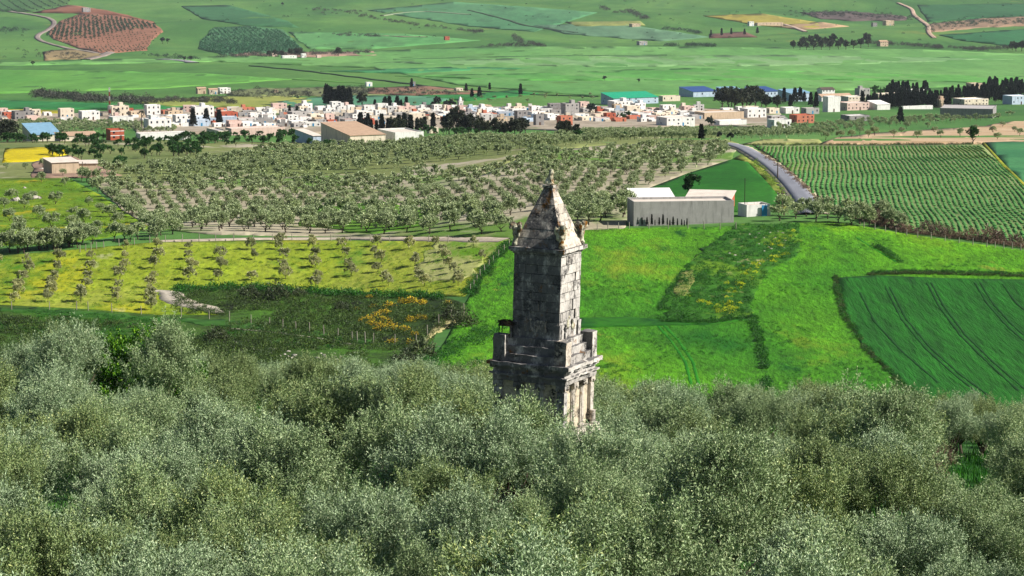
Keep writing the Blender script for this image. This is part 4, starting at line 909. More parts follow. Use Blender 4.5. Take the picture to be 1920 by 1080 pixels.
weeds('ditch_weeds', [(1244,604),(1330,606),(1408,596)], 120, M['grassb'], 'tall dark grass at the lower edge of the weedy plot', (.25,.5), (4,1.4), 87)
weeds('ditch_weeds', [(1640,462),(1664,476),(1690,494)], 60, M['grassb'], 'short dark weed line in the upper wheat', (.3,.7), (2,1), 88)
weeds('field_weeds', [(955,456),(925,490),(895,525),(874,556)], 260, M['grassb'], 'tall dull grass along the fence left of the bright wheat', (.25,.6), (5,2), 89)
weeds('field_weeds', [(920,620),(860,650),(800,690),(930,690)], 200, M['grassb'], 'rank grass at the lower left corner of the wheat', (.25,.6), (12,5), 90)
wp = [(1246,600),(1240,570),(1262,535),(1292,498),(1332,458),(1382,422),(1500,420),(1506,470),(1440,512),(1414,556),(1406,592),(1330,603)]
q = np.concatenate([scatter_px(wp, 520, 91), grid_px(wp, 2.2, 3.2, .3, .3, 92, .2)]); joined('plot_weeds', BU, q, rng.uniform(0,6.28,len(q)), rng.uniform(.2,.6,len(q)), M['grassb'], 'leafy weeds growing over the rough plot')
q = np.concatenate([line_px([(1360,590),(1380,545),(1420,500),(1470,482)], 60, (10,5), 92), line_px([(1300,560),(1345,585)], 14, (10,6), 93), line_px([(1440,470),(1480,440)], 16, (10,6), 94)])
joined('mustard_flowers', BU, q, rng.uniform(0,6.28,len(q)), rng.uniform(.2,.55,len(q)), leaf_mat('mustard_flower', (130,160,20), (200,204,24), (240,230,40), attr=True, k=1.9), 'yellow flowering mustard in the rough plot')
M['meadow_grass'] = leaf_mat('meadow_grass', (84,124,24), (120,156,34), (160,184,60), attr=True)
for nm, poly, n, m, lab, s in (('meadow_tufts', MEAD, 1500, 'meadow_grass', 'grass tufts in the flower meadow', (.15,.35)), ('pasture_tufts', [(0,340),(130,340),(275,428),(0,456)], 500, 'meadow_grass', 'grass tufts in the stony pasture', (.25,.6)), ('verge_weeds', [(1465,385),(1440,345),(1405,305),(1420,300),(1500,388)], 160, 'meadow_grass', 'dry weeds on the verge of the country road', (.25,.6))):
    q = scatter_px(poly, n, len(lab)); r_ = np.random.default_rng(n); joined(nm, BU, q, r_.uniform(0,6.28,len(q)), r_.uniform(*s,len(q)), M[m], lab)
q = scatter_px([(880,600),(960,480),(1100,440),(1380,430),(1240,540),(1240,610),(1400,620),(1500,440),(1700,450),(1900,480),(1900,505),(1570,520),(1570,600),(1680,740),(900,700)], 2600, 777)
q = q[np.array([mnoise.noise(Vector((p[0]*.07, p[1]*.05, 9))) for p in q]) > .22]; r_ = np.random.default_rng(778)
joined('wheat_tufts', BU, q, r_.uniform(0,6.28,len(q)), r_.uniform(.1,.34,len(q)), leaf_mat('wheat_tuft', (20,92,8), (52,132,14), (96,160,30), attr=True, k=1.2), 'darker tufts grouped in the bright wheat')
bb = [(1640,418,2.4),(1662,424,2.0),(1604,412,1.5),(1702,436,1.3),(1738,432,1.6),(1758,440,2.0),(1778,444,1.6),(1690,432,1.3),(1822,448,1.7),(1856,452,2.3),(1872,454,1.6),(1800,448,1.2),(1905,458,1.6),(1720,440,1.0)]
for i, (px, py, s) in enumerate(bb):
    V, Fq = bush(np.random.default_rng(800+i), 260, .42, .1, 1.0, 1.15); bush_obj('bare_bush', at(px, py), V, Fq, M['pinkbrush'] if i % 3 == 1 else leaf_mat('bare_twigs', (90,74,58), (126,106,86), (150,132,108)), s*.8, i, 'reddish brown leafless bush on the lower edge of the row crop field', 'bush', 'brown bushes below the row crops')
# rows of beans: real ridges
def crop_rows():
    poly = [(1416,275),(1838,274),(1880,312),(1924,352),(2030,430),(2030,515),(1918,460),(1850,450),(1700,434),(1602,408),(1542,383),(1503,340),(1458,301)]
    P = np.array(poly, float); X, Y = unproj(P[:,0], P[:,1]); dirx = .113; vs, fs, at_ = [], [], []; r_ = np.random.default_rng(9)
    ys = np.arange(Y.min()-5, Y.max()+5, 1.6); base = 0
    ofs = X - dirx*(Y-600)
    for o in np.arange(ofs.min()-3, ofs.max()+3, 1.02):
        x = o + dirx*(ys-600) + .25*np.sin(ys/20+o*.05) + .15*np.sin(ys/8+1); g = ground(x, ys); px, py = project(x, ys, g); ins = pip(px, py, poly)
        for k in range(len(ys)-1):
            if not (ins[k] and ins[k+1]) or r_.random() < .05: continue
            hgt = r_.uniform(.12,.3); w_ = r_.uniform(.26,.36); A_ = []
            for kk in (k, k+1): A_ += [(x[kk]-w_, ys[kk], g[kk]+.02), (x[kk]-w_*.5, ys[kk], g[kk]+hgt), (x[kk]+w_*.5, ys[kk], g[kk]+hgt), (x[kk]+w_, ys[kk], g[kk]+.02)]
            vs += A_; fs += [(base+j, base+j+1, base+j+5, base+j+4) for j in range(3)] + [(base,base+1,base+2,base+3),(base+7,base+6,base+5,base+4)]; base += 8; at_ += [r_.random()]*8
    me = mesh_np('bean_rows', vs, fs, False, at_)
    t = NT('bean_leaf'); v = t.coords(); n = t.noise(v, 1.3, 4, .7); big = t.noise(v, .02, 4, .6)
    col = t.ramp(n, [(.3, A((70,140,62))), (.7, A((118,190,100)))]); col = t.mix(t.step(big, .5, .66), col, A((110,150,56))); t.base(col); t.bump(n, .8, .3)
    tag(link('bean_rows', me, t.m), 'long parallel rows of leafy green crop right of the road', kind='stuff')
crop_rows()
weeds('stone_hedge', [(1425,290),(1460,312),(1500,345),(1540,384),(1600,410)], 150, M['brush'], 'dry pale hedge strip between road and row crops', (.4,.9), (2,1.2), 95)
weeds('field_weeds', [(1412,274),(1600,273),(1840,272)], 220, M['scrub'], 'dark weed strip along the top of the row crops', (.4,.8), (6,.8), 96)
weeds('field_weeds', [(1620,414),(1700,436),(1850,454),(1930,466)], 240, M['brush'], 'dry grass strip along the lower edge of the row crops', (.3,.7), (4,1.2), 97)

# ------------------------------------------------------------------ far vegetation
def hedgerow(line, n, label, m='purplebush', s=(1.2,2.6), seed=0, jit=(4,1)): return weeds('hedgerow', line, n, M[m], label, s, jit, seed, BUB, kind='stuff')
hedgerow([(66,180),(110,182),(160,188),(230,192),(280,192)], 150, 'grey purple hedgerow behind the red and white mast', s=(2.5,5), seed=201, jit=(6,2.5))
hedgerow([(290,192),(340,190),(400,192),(440,194)], 70, 'grey hedgerow right of the red and white mast', s=(2,3.6), seed=202, jit=(6,1.5))
hedgerow([(680,32),(740,42),(800,50),(880,60),(905,62)], 80, 'long hedgerow slanting down the far hill', seed=203, s=(2,4))
hedgerow([(1125,14),(1160,24),(1185,26)], 24, 'hedgerow high on the far hill', seed=204, s=(2,4)); hedgerow([(1176,20),(1196,30),(1212,36)], 26, 'thick clump of shrubs on the far hill', seed=205, s=(3,5))
hedgerow([(1235,54),(1280,58),(1320,64)], 46, 'sparse shrub line above the far cypress plot', 'fardark_mass', seed=206, s=(2,3.4)); hedgerow([(905,88),(960,86),(1020,88),(975,80),(965,70)], 70, 'grey shrub patch at the foot of the far hill', seed=207, s=(2,4))
hedgerow([(1248,87),(1280,86),(1340,87)], 60, 'dark shrub patch beyond the plain', 'fardark_mass', seed=208, s=(2,4)); hedgerow([(1640,82),(1700,86),(1760,90),(1840,94),(1905,90)], 130, 'shrub line right of the far farmhouse', seed=209, s=(2,4.4))
hedgerow([(1500,26),(1560,28),(1620,30),(1700,34)], 240, 'grey stony scrub on the far hill', 'purplebush', (1.5,3), 210, (18,3)); hedgerow([(1742,54),(1800,44),(1860,42),(1930,40)], 200, 'dark shrubs on the eroded brown hillside', 'fardark_mass', (1.5,3), 211, (10,4))
hedgerow([(420,108),(480,104),(540,104),(600,102),(690,100)], 110, 'shrubs around the far farm', 'purplebush', (2,4), 212, (8,1.5)); hedgerow([(270,102),(300,106),(330,110),(370,112)], 40, 'dark shrubs beside the stream bend', 'fardark_mass', (2,3.4), 213, (5,1.2))
hedgerow([(400,180),(500,178),(600,176),(700,170)], 120, 'scattered shrubs behind the village', 'purplebush', (1.5,3), 214, (14,4)); hedgerow([(640,174),(760,176),(860,176)], 60, 'shrubs along the reddish plot', 'purplebush', (1.5,2.6), 215, (10,2))
hedgerow([(0,56),(20,56),(50,58)], 30, 'dark shrubs at the upper left', 'fardark_mass', (2,3), 216, (8,2)); hedgerow([(80,100),(120,104),(160,110)], 40, 'shrubs on the eroded slope', 'purplebush', (1.5,3), 217, (12,4))
hedgerow([(630,66),(720,70)], 40, 'grey shrubs in the hollow of the far slope', 'purplebush', (2,3), 218, (8,1.5)); hedgerow([(590,18),(680,26)], 30, 'grey shrubs high on the far hill', 'purplebush', (2,3.6), 219, (8,2))
# planted hillsides seen as dotted rows
far_tree = [bush(np.random.default_rng(820+k), 40, 1.2, .8, 2.0, 2.4) for k in range(4)]
def dots(name, poly, sx, sy, rot, m, label, s=(.7,1.2), seed=0, skip=.1): 
    q = grid_px(poly, sx, sy, rot, .8, seed, skip); r_ = np.random.default_rng(seed); return joined(name, far_tree, q, r_.uniform(0,6.28,len(q)), r_.uniform(*s,len(q)), M[m], label)
dots('young_plantation', [(86,66),(112,42),(158,28),(222,32),(290,46),(300,54),(230,58),(180,72),(110,76)], 9, 26, -.35, 'fardark_mass', 'dotted rows of young trees on the red brown hillside', seed=221)
dots('young_plantation', [(96,76),(180,73),(240,58),(305,60),(276,95),(196,99)], 22, 13, -.3, 'fardark_mass', 'sparse lines of saplings on the lower brown hillside', (.4,.6), 222, .15)
dots('hill_orchard', [(0,-4),(134,-4),(126,10),(60,22),(0,22)], 22, 12, .3, 'fardark_mass', 'lines of trees on the slope in the top corner', (.5,.8), 223)
dots('far_grove', [(378,76),(402,54),(470,52),(528,58),(562,90),(566,96),(420,102),(374,92)], 9, 20, .2, 'bluegrove', 'blue green grove of regular trees on the far hill', (.9,1.3), 224, .05)
dots('far_grove', [(540,180),(700,164),(860,168),(860,172),(700,172),(560,186)], 12, 40, .1, 'purplebush', 'thin grey orchard behind the village', (.5,.8), 225, .2)
q = np.concatenate([scatter_px([(300,2),(1300,2),(1300,80),(700,90),(320,90)], 90, 250), scatter_px([(1250,70),(1900,95),(1900,4),(1300,4)], 60, 251), scatter_px([(0,50),(60,60),(60,120),(0,110)], 12, 252)])
joined('hill_shrubs', BUB, q, rng.uniform(0,6.28,len(q)), rng.uniform(1.0,2.6,len(q)), M['fardark_mass'], 'dark shrubs sprinkled along the far hill slopes')
# single far trees
def far_trees(l, label, protos=FARD, s=(.7,1.2), seed=0, name='far_tree', cat='tree', sz=None): trees(name, protos, pxs(l), label, cat, s, seed, None, sz)
far_trees([(1488,92),(1500,94),(1512,94),(1526,94),(1540,94),(1556,94),(1572,93),(1586,93),(1600,92),(1614,90),(1628,88),(1506,88),(1520,86),(1536,86),(1548,88),(1530,80),(1560,88),(1576,88)], 'dark tree in the far copse left of the stone farmhouse', EUC, (.85,1.2), 231, 'copse_tree')
far_trees([(1561,84),(1625,82)], 'taller tree rising above the far copse', EUC, (1.25,1.4), 232, 'copse_tree')
far_trees([(505,107),(528,107),(545,107),(555,106),(562,106),(516,108)], 'dark tree behind the far farm buildings', EUC, (.7,1), 233); far_trees([(634,106)], 'single round dark tree right of the far farm', EUC, (.95,1), 234)
far_trees([(1905,96),(1916,96),(1926,96),(1898,94)], 'dark tree at the far right edge above the plain', EUC, (.9,1.2), 235); far_trees([(305,82),(314,82)], 'dark round tree pair in the slope right of the brown hillside', FARD, (.8,1), 236)
far_trees([(346,116),(358,115),(62,124)], 'lone dark bush on the edge of the plain', FARD, (.5,.8), 237); far_trees([(1198,156),(1134,152),(960,86)], 'low grey bush alone in the wheat plain', FARD, (.35,.6), 238)
far_trees([(1333,68),(1353,68),(1371,66),(1396,66),(1420,64)], 'slim cypress around the far brown plot', CON, (1.2,1.6), 239, 'cypress', 'cypress'); far_trees([(530,12),(396,4)], 'single dark tree high on the far hill', FARD, (.6,.9), 240)
far_trees([(874,173),(918,170),(885,184),(899,184),(976,180),(772,166)], 'thin dark cypress standing behind the minaret', CON, (.9,1.3), 241, 'cypress', 'cypress')

# ------------------------------------------------------------------ buildings
WALLC = {'white': (240,238,232), 'cream': (232,218,196), 'grey': (176,172,168), 'pink': (226,196,184), 'brick': (184,98,74), 'tan': (206,184,156), 'bluish': (196,212,228), 'concrete': (150,146,144), 'terracotta': (202,126,100)}
_K = KEXP; KEXP = 1.4
for k, c in WALLC.items(): M['w_'+k] = plain(k+'_wall', c, .12, .5, .85, [(tuple(int(q*.72) for q in c), .8, .66, .78)], True)
ROOFC = {'white': (244,240,234), 'grey': (186,180,176), 'red': (188,92,66), 'brown': (188,158,132), 'blue': (126,164,188), 'green': (40,160,120), 'pale': (222,210,196), 'darkblue': (56,84,136), 'dark': (92,78,72)}
for k, c in ROOFC.items(): M['r_'+k] = plain(k+'_roof', c, .16, .35, .7, [(tuple(int(q*.75) for q in c), .5, .62, .72)])
KEXP = _K
M['pane'] = plain('window_dark', (46,52,64), .2, 2, .3); M['door_b'] = plain('blue_door', (60,160,214), .1, 2, .5); M['door_d'] = plain('brown_door', (96,66,48), .2, 2, .6)
YAW = R(24)
HOUSES = []
def building(name, x0, x1, yb, hpx, wall, roof='pale', kind='flat', dratio=.75, yaw=YAW, floors=None, win=True, label=None, cat='house', group=None, tower=False, door=True, rise=.18, depth=None, bands=False, annex=False):
    p = at((x0+x1)/2, yb); D = p.y; ks = float(KS(p.x, p.y)); wm = (x1-x0)*D/F/ks; c, s = math.cos(yaw), abs(math.sin(yaw))
    if depth is None: W = wm/(c+dratio*s); Dp = W*dratio
    else: Dp = depth; W = max(3, (wm-Dp*s)/c)
    Hh = hpx*D/F/ks
    e = empty(name, (p.x, p.y + (Dp*.5*c + W*.5*s*.5)*ks, p.z), yaw); e.scale = (ks,)*3; a, b = W/2, Dp/2
    mb = MB(); mb.box(-a, a, -b, b, -1.5, Hh)
    if kind == 'gable': mb.add([(-a,-b,Hh),(-a,b,Hh),(-a,0,Hh+Dp*rise),(a,-b,Hh),(a,b,Hh),(a,0,Hh+Dp*rise)], [(0,2,1),(3,4,5)])
    wl = mb.build('wall', M['w_'+wall], e)
    if kind == 'flat':
        mb = MB(); t = .25
        mb.box(-a+t, a-t, -b+t, b-t, Hh+.003, Hh+.06)
        mb2 = MB()
        for (q0,q1,q2,q3) in ((-a,a,-b,-b+t),(-a,a,b-t,b),(-a,-a+t,-b+t,b-t),(a-t,a,-b+t,b-t)): mb2.box(q0,q1,q2,q3,Hh+.002,Hh+.55)
        mb.build('roof', M['r_'+roof], e); mb2.build('parapet', M['w_'+wall], e)
    elif kind == 'gable':
        mb = MB(); o, z = .4, Dp*rise; th = .14; sl_ = z/b
        for sy in (-1, 1):
            y1 = sy*(b+o); z1 = Hh - sl_*o
            mb.add([(-a-o,0,Hh+z+.01),(a+o,0,Hh+z+.01),(a+o,y1,z1+.01),(-a-o,y1,z1+.01),(-a-o,0,Hh+z+th),(a+o,0,Hh+z+th),(a+o,y1,z1+th),(-a-o,y1,z1+th)],
                   [(4,5,6,7) if sy < 0 else (7,6,5,4),(0,3,2,1),(2,3,7,6),(0,4,7,3),(1,2,6,5)])
        mb.build('roof', M['r_'+roof], e)
    else:   # shed: sloping one way to the back
        mb = MB(); o = .35; z = rise*Dp; th = .16
        mb.add([(-a-o,-b-o,Hh+.01),(a+o,-b-o,Hh+.01),(a+o,b+o,Hh+z),(-a-o,b+o,Hh+z),(-a-o,-b-o,Hh+th),(a+o,-b-o,Hh+th),(a+o,b+o,Hh+z+th),(-a-o,b+o,Hh+z+th)],
               [(0,3,2,1),(4,5,6,7),(0,1,5,4),(1,2,6,5),(2,3,7,6),(3,0,4,7)])
        mb.build('roof', M['r_'+roof], e)
        g = MB(); g.add([(-a,-b+.02,Hh-.01),(-a,b-.02,Hh-.01),(-a,b-.02,Hh+z-.02),(a,-b+.02,Hh-.01),(a,b-.02,Hh-.01),(a,b-.02,Hh+z-.02)], [(0,2,1),(3,4,5),(1,2,5,4)]); g.build('gable_wall', M['w_'+wall], e)
    nf = floors or max(1, int(round(Hh/3.2))); r_ = random.Random(int(x0*13+yb*7))
    if bands:
        for k in range(1, nf+1): mb = MB(); mb.box(-a-.05, a+.05, -b-.05, -b-.002, Hh*k/nf-.45, Hh*k/nf-.05); mb.build('concrete_band', M['w_white'], e)
    if win:
        n = max(1, min(7, int(W/3.4))); fh = Hh/nf
        for f in range(nf):
            for k in range(n):
                if r_.random() < .25: continue
                x = -a + W*(k+.5)/n; 
                if door and f == 0 and k == n//2: continue
                mb = MB(); mb.box(x-.55, x+.55, -b-.05, -b+.1, f*fh+fh*.38, f*fh+fh*.8); mb.build('window', M['pane'], e)
            if r_.random() < .7: y = r_.uniform(-.3,.3)*Dp; mb = MB(); mb.box(-a-.05, -a+.1, y-.55, y+.55, f*fh+fh*.38, f*fh+fh*.8); mb.build('window', M['pane'], e)
    if annex:
        sgn = r_.choice([-1,1]); aw = W*r_.uniform(.3,.5); ad = Dp*r_.uniform(.35,.6); ah = Hh*r_.uniform(.45,.75) if nf > 1 else Hh*r_.uniform(.6,.85)
        mb = MB(); mb.box(sgn*(a-aw) if sgn > 0 else -a, a if sgn > 0 else -a+aw, -b-ad, -b-.003, -1.5, ah); mb.build('annex', M['w_'+(wall if r_.random() < .5 else r_.choice(['white','cream','white','grey']))], e)
    if door: x = -a + W*((max(1, min(7, int(W/3.4)))//2)+.5)/max(1, min(7, int(W/3.4))); mb = MB(); mb.box(x-.6, x+.6, -b-.06, -b+.1, -.5, 2.2); mb.build('door', M['door_b'] if r_.random() < .4 else M['door_d'], e)
    if tower: tx = r_.uniform(-.3,.3)*W; mb = MB(); mb.box(tx-1.5, tx+1.5, -.2*Dp, .3*Dp, Hh+.07, Hh+2.9); t_ = mb.build('stair_tower', M['w_'+wall], e)
    e['category'] = cat; 
    if label: e['label'] = label
    if group: e['group'] = group
    HOUSES.append((e, (x0+x1)/2, yb, wall, roof, nf, kind, label, tower, name)); return e

# the grey barn and its yard
building('barn', 1178, 1378, 422, 39, 'grey', 'pale', 'flat', yaw=R(7), depth=9, win=False, door=False, label='long grey concrete barn with blank walls and a pale flat roof behind the bright wheat', cat='barn')
building('shed', 1180, 1264, 388, 15, 'brick', 'white', 'shed', yaw=R(7), depth=8, win=False, door=False, label='low brick shed with a white sloping roof behind the left end of the grey barn', cat='shed', rise=.2)
building('shed', 1284, 1384, 394, 15, 'brick', 'pale', 'shed', yaw=R(-12), depth=11, win=True, door=False, label='brick shed with a pale brown sloping roof behind the right end of the grey barn', cat='shed', rise=.14)
wh = building('hut', 1386, 1446, 406, 17, 'white', 'brown', 'flat', yaw=R(20), depth=5, win=False, door=False, label='small white hut with a bright blue door right of the grey barn', cat='hut')
p = at(1416, 406)
mb = MB(); mb.box(.6, 2.0, -3.07, -2.9, -.4, 2.5); mb.build('door', M['door_b'], wh)
mb = MB(); mb.tube([(0,0,-.5),(0,0,6.5)], [.07,.06], 6); q = at(1396, 404); po = mb.build('pole', plain('pole_iron', (70,60,56))); po.location = q; tag(po, 'thin dark pole standing at the corner of the white hut', 'pole')
# hand placed buildings: x0 x1 ybase height wall roof kind extras
B_ = [
 ('house',18,62,226,15,'concrete','dark','flat',dict(tower=True,label='unfinished grey house with rooftop rooms at the far left of the village')),
 ('house',44,74,230,10,'pink','pale','flat',dict(label='low pink house in front of the unfinished grey one at the far left')),
 ('house',106,138,222,16,'cream','pale','flat',dict(label='cream house with a dark blank left wall left of the mast')),
 ('house',144,186,226,15,'white','white','flat',dict(label='broad white house just left of the red and white mast')),
 ('house',200,241,219,18,'cream','pale','flat',dict(label='tall cream house directly behind the dark palm and shrubs',tower=True)),
 ('house',240,250,214,9,'brick','red','flat',dict(label='tiny brick house squeezed between cream and white houses near the palm',door=False)),
 ('house',268,300,216,17,'white','white','flat',dict(label='tall white house just right of the palm crown')),
 ('house',200,249,233,11,'white','grey','flat',dict(label='low white house with shaded left wall in front of the mast')),
 ('house',266,320,246,20,'white','white','flat',dict(label='large white house at the foot of the tall palm',tower=True)),
 ('house',321,358,234,16,'white','white','flat',dict(label='white house right of the large one by the palm')),
 ('house',355,400,219,17,'white','white','flat',dict(label='tall white house with a rooftop room behind the conifers',tower=True)),
 ('house',400,445,224,11,'brick','red','flat',dict(label='long low brick house right of the tall white one')),
 ('warehouse',30,112,265,11,'cream','blue','shed',dict(depth=22,rise=.2,win=False,label='warehouse with a pale blue roof at the far left below the village',cat='warehouse',door=False)),
 ('warehouse',98,182,265,9,'cream','brown','shed',dict(depth=10,rise=.12,label='long low cream shed right of the blue roofed warehouse',cat='warehouse',door=False)),
 ('house',195,232,263,17,'brick','red','flat',dict(bands=True,depth=9,label='two storey bare red brick house with white concrete bands standing alone',floors=2)),
 ('warehouse',252,354,262,9,'white','grey','flat',dict(depth=9,label='long low white wall building below the tall palm',cat='warehouse',door=False)),
 ('warehouse',380,428,261,13,'cream','grey','flat',dict(depth=22,win=False,label='cream block with a dark left wall at the end of the pink compound wall',cat='warehouse',door=False)),
 ('compound_wall',420,532,254,11,'pink','pale','flat',dict(depth=12,win=False,label='long grey pink compound wall in front of the village',cat='wall',door=False)),
 ('house',519,534,250,9,'terracotta','red','flat',dict(label='small bright red house at the right end of the pink compound wall',door=False)),
 ('warehouse',546,604,270,14,'bluish','pale','shed',dict(depth=26,rise=.05,win=False,label='bluish white warehouse at the left of the long brown roofed one',cat='warehouse',door=False)),
 ('warehouse',592,722,272,17,'cream','brown','shed',dict(depth=40,rise=.08,win=False,label='long cream warehouse with a wide brown roof',cat='warehouse',door=False)),
 ('warehouse',704,794,267,16,'white','pale','flat',dict(depth=24,win=False,label='long plain white warehouse right of the brown roofed one',cat='warehouse',door=False)),
 ('house',637,680,247,10,'concrete','grey','flat',dict(win=False,label='low blank grey building behind the brown roofed warehouse',door=False)),
 ('hut',800,822,250,9,'cream','white','flat',dict(label='small cream hut right of the long white warehouse',cat='hut')),
 ('house',964,989,225,15,'concrete','grey','flat',dict(label='dark grey block with blank shaded wall right of the eucalyptus trees')),
 ('house',1000,1020,236,19,'concrete','dark','flat',dict(label='tall narrow grey house left of the brick red one')),
 ('house',1044,1074,236,16,'terracotta','red','flat',dict(label='brick red house with dark openings at the front of the village')),
 ('house',1052,1086,215,19,'grey','white','flat',dict(label='tall unfinished grey frame house with open upper floor',tower=True,floors=3)),
 ('house',1083,1105,203,10,'pink','white','flat',dict(label='pink house right of the unfinished frame house')),
 ('house',1140,1187,205,13,'white','white','flat',dict(label='long white house below the green roofed hall',tower=True)),
 ('hall',1128,1236,196,11,'bluish','green','shed',dict(depth=26,rise=.14,label='long hall with a green roof and a row of windows',cat='hall',door=False)),
 ('hall',1276,1348,182,9,'bluish','darkblue','shed',dict(depth=30,rise=.1,label='long hall with a dark blue edged roof left of the eucalyptus clump',cat='hall',door=False)),
 ('hall',1400,1464,182,9,'bluish','darkblue','shed',dict(depth=30,rise=.1,label='blue hall directly right of the big eucalyptus clump',cat='hall',door=False)),
 ('hall',1462,1524,190,14,'bluish','blue','shed',dict(depth=24,rise=.1,label='pale blue hall with white front behind the slim cypresses',cat='hall',door=False)),
 ('house',1304,1397,224,11,'tan','pale','flat',dict(depth=16,win=False,label='long tan walled yard building with a bluish left end',door=False)),
 ('house',1389,1438,222,16,'white','white','flat',dict(label='white and pink two storey house right of the tan yard wall',floors=2)),
 ('house',1232,1304,237,14,'white','pale','flat',dict(label='broad white house at the right front corner of the village')),
 ('house',1440,1485,240,13,'white','grey','flat',dict(label='plain whitish house at the front above the olive row',tower=False)),
 ('house',1482,1528,231,13,'terracotta','red','flat',dict(label='low red house beside the plain whitish one')),
 ('house',1544,1576,210,27,'white','white','flat',dict(label='tallest plain white block right of the village',floors=3,win=False)),
 ('house',1579,1624,195,12,'cream','white','flat',dict(label='cream house behind the tallest white block')),
 ('house',1573,1632,207,12,'pink','pale','flat',dict(label='long pink walled house right of the tallest white block')),
 ('warehouse',1630,1670,206,9,'white','white','shed',dict(depth=16,rise=.15,win=False,label='white roofed shed at the edge of the green field',cat='warehouse',door=False)),
 ('house',1604,1632,182,14,'grey','pale','flat',dict(label='grey white house cluster behind the green tree',tower=True)),
 ('house',1533,1566,181,12,'white','dark','gable',dict(label='white house with a dark brown pitched roof')),
 ('house',1579,1632,227,8,'concrete','white','flat',dict(label='low grey and white shed in the green field',door=False)),
 ('hall',1765,1884,222,16,'concrete','grey','flat',dict(depth=40,yaw=R(-14),win=False,label='big open sided grey hall with a flat roof',cat='hall',door=False)),
 ('house',1753,1781,202,14,'tan','red','flat',dict(label='tan house with pinkish front at the cypress wood',tower=True)),
 ('house',1791,1856,200,12,'cream','white','flat',dict(label='broad cream house in front of the dark conifer rows')),
 ('house',1813,1844,172,14,'tan','pale','flat',dict(label='beige house half hidden above the dark conifer rows')),
 ('house',1884,1935,196,14,'bluish','white','flat',dict(label='bluish white house at the far right edge')),
 ('house',1436,1462,214,9,'cream','pale','flat',dict(label='small cream house below the slender eucalyptus trees')),
 ('house',1464,1500,213,9,'white','white','flat',dict(label='low white house in front of the pale blue hall')),
 ('house',1503,1537,214,9,'grey','pale','flat',dict(label='low grey house left of the tallest white block')),
 ('warehouse',1340,1402,236,8,'white','white','flat',dict(depth=8,win=False,label='low white shed in the olive belt right of the village',cat='warehouse',door=False)),
 ('hall',1530,1600,190,8,'white','brown','gable',dict(depth=12,label='low white hall with a brown pitched roof behind the tallest white block',cat='hall',door=False)),
 ('compound_wall',1690,1752,205,4,'white','white','flat',dict(depth=3,win=False,label='low white wall along the foot of the conifer wood',cat='wall',door=False)),
 ('warehouse',1640,1700,184,7,'cream','white','flat',dict(depth=8,win=False,label='long cream building behind the left conifers',cat='warehouse',door=False)),
 ('warehouse',1236,1276,190,8,'cream','brown','flat',dict(depth=8,label='long cream building between the green roofed and dark blue halls',cat='warehouse',door=False)),
 ('hall',1346,1404,181,8,'bluish','blue','shed',dict(depth=30,rise=.1,win=False,label='blue hall half hidden behind the big eucalyptus clump',cat='hall',door=False)),
 ('house',1700,1735,178,8,'white','white','flat',dict(label='white house peeping over the conifer rows left of the beige one')),
 ('shed',72,146,326,20,'tan','pale','shed',dict(depth=12,rise=.05,win=False,yaw=R(24),label='low pinkish tan farm shed with dark left wall beside the yellow rape field',cat='shed',door=False)),
 ('shed',140,182,322,14,'tan','pale','shed',dict(depth=8,rise=.05,win=False,yaw=R(10),label='smaller tan lean-to at the right of the farm shed by the rape field',cat='shed',door=False)),
 ('farmhouse',366,386,176,9,'tan','brown','gable',dict(label='tan farm building at the left of the isolated white farm in the plain')),
 ('farmhouse',388,408,177,8,'cream','brown','gable',dict(label='cream farm building in the middle of the isolated white farm in the plain')),
 ('farmhouse',406,432,176,9,'white','white','flat',dict(label='white farm building at the right of the isolated white farm in the plain')),
 ('farmhouse',512,522,175,5,'tan','pale','flat',dict(label='tiny tan hut in the rough ground behind the village',door=False)),
 ('farmhouse',684,698,162,6,'white','white','flat',dict(label='little white house alone beside the ditch in the plain')),
 ('farmhouse',768,779,162,7,'concrete','dark','flat',dict(label='little dark house alone on the ditch in the plain')),
 ('farmhouse',852,868,172,5,'cream','brown','flat',dict(label='small cream house at the end of the reddish plot',door=False)),
 ('farmhouse',832,843,76,6,'brick','brown','flat',dict(label='tiny brown house alone on the far slope',door=False)),
 ('farmhouse',1180,1201,51,5,'tan','brown','flat',dict(label='small tan ruin on the far hill',door=False)),
 ('farmhouse',1194,1214,85,6,'grey','pale','flat',dict(label='small grey house beside the far field boundary')),
 ('farmhouse',1402,1414,49,7,'white','dark','flat',dict(label='white house at the left end of the far hill farm')),
 ('farmhouse',1416,1470,49,5,'tan','pale','flat',dict(depth=10,label='long low tan barn of the far hill farm',door=False)),
 ('farmhouse',1656,1677,48,8,'tan','pale','flat',dict(label='square tan building high on the hill above the copse')),
 ('farmhouse',1634,1645,50,6,'concrete','dark','flat',dict(label='small dark building left of the square tan one on the hill',door=False)),
 ('farmhouse',1645,1666,87,8,'tan','brown','gable',dict(label='stone farmhouse with pitched roof at the right end of the copse')),
 ('farmhouse',508,520,107,6,'pink','red','flat',dict(label='pink house in the tree row of the far farm')),
 ('farmhouse',526,556,110,4,'white','white','flat',dict(depth=8,label='long low white building in front of the far farm trees',door=False)),
 ('farmhouse',563,574,108,6,'white','pale','flat',dict(label='white house right of the far farm trees')),
 ('farmhouse',592,602,109,4,'pink','pale','flat',dict(label='tiny pink shed right of the far farm',door=False)),
 ('ruin',152,169,24,8,'grey','pale','flat',dict(label='pale grey house on top of the red brown hillside')),
]
for (nm, x0, x1, yb, hp, wl, rf, kd, kw) in B_: building(nm, x0, x1, yb, hp, wl, rf, kd, **kw)
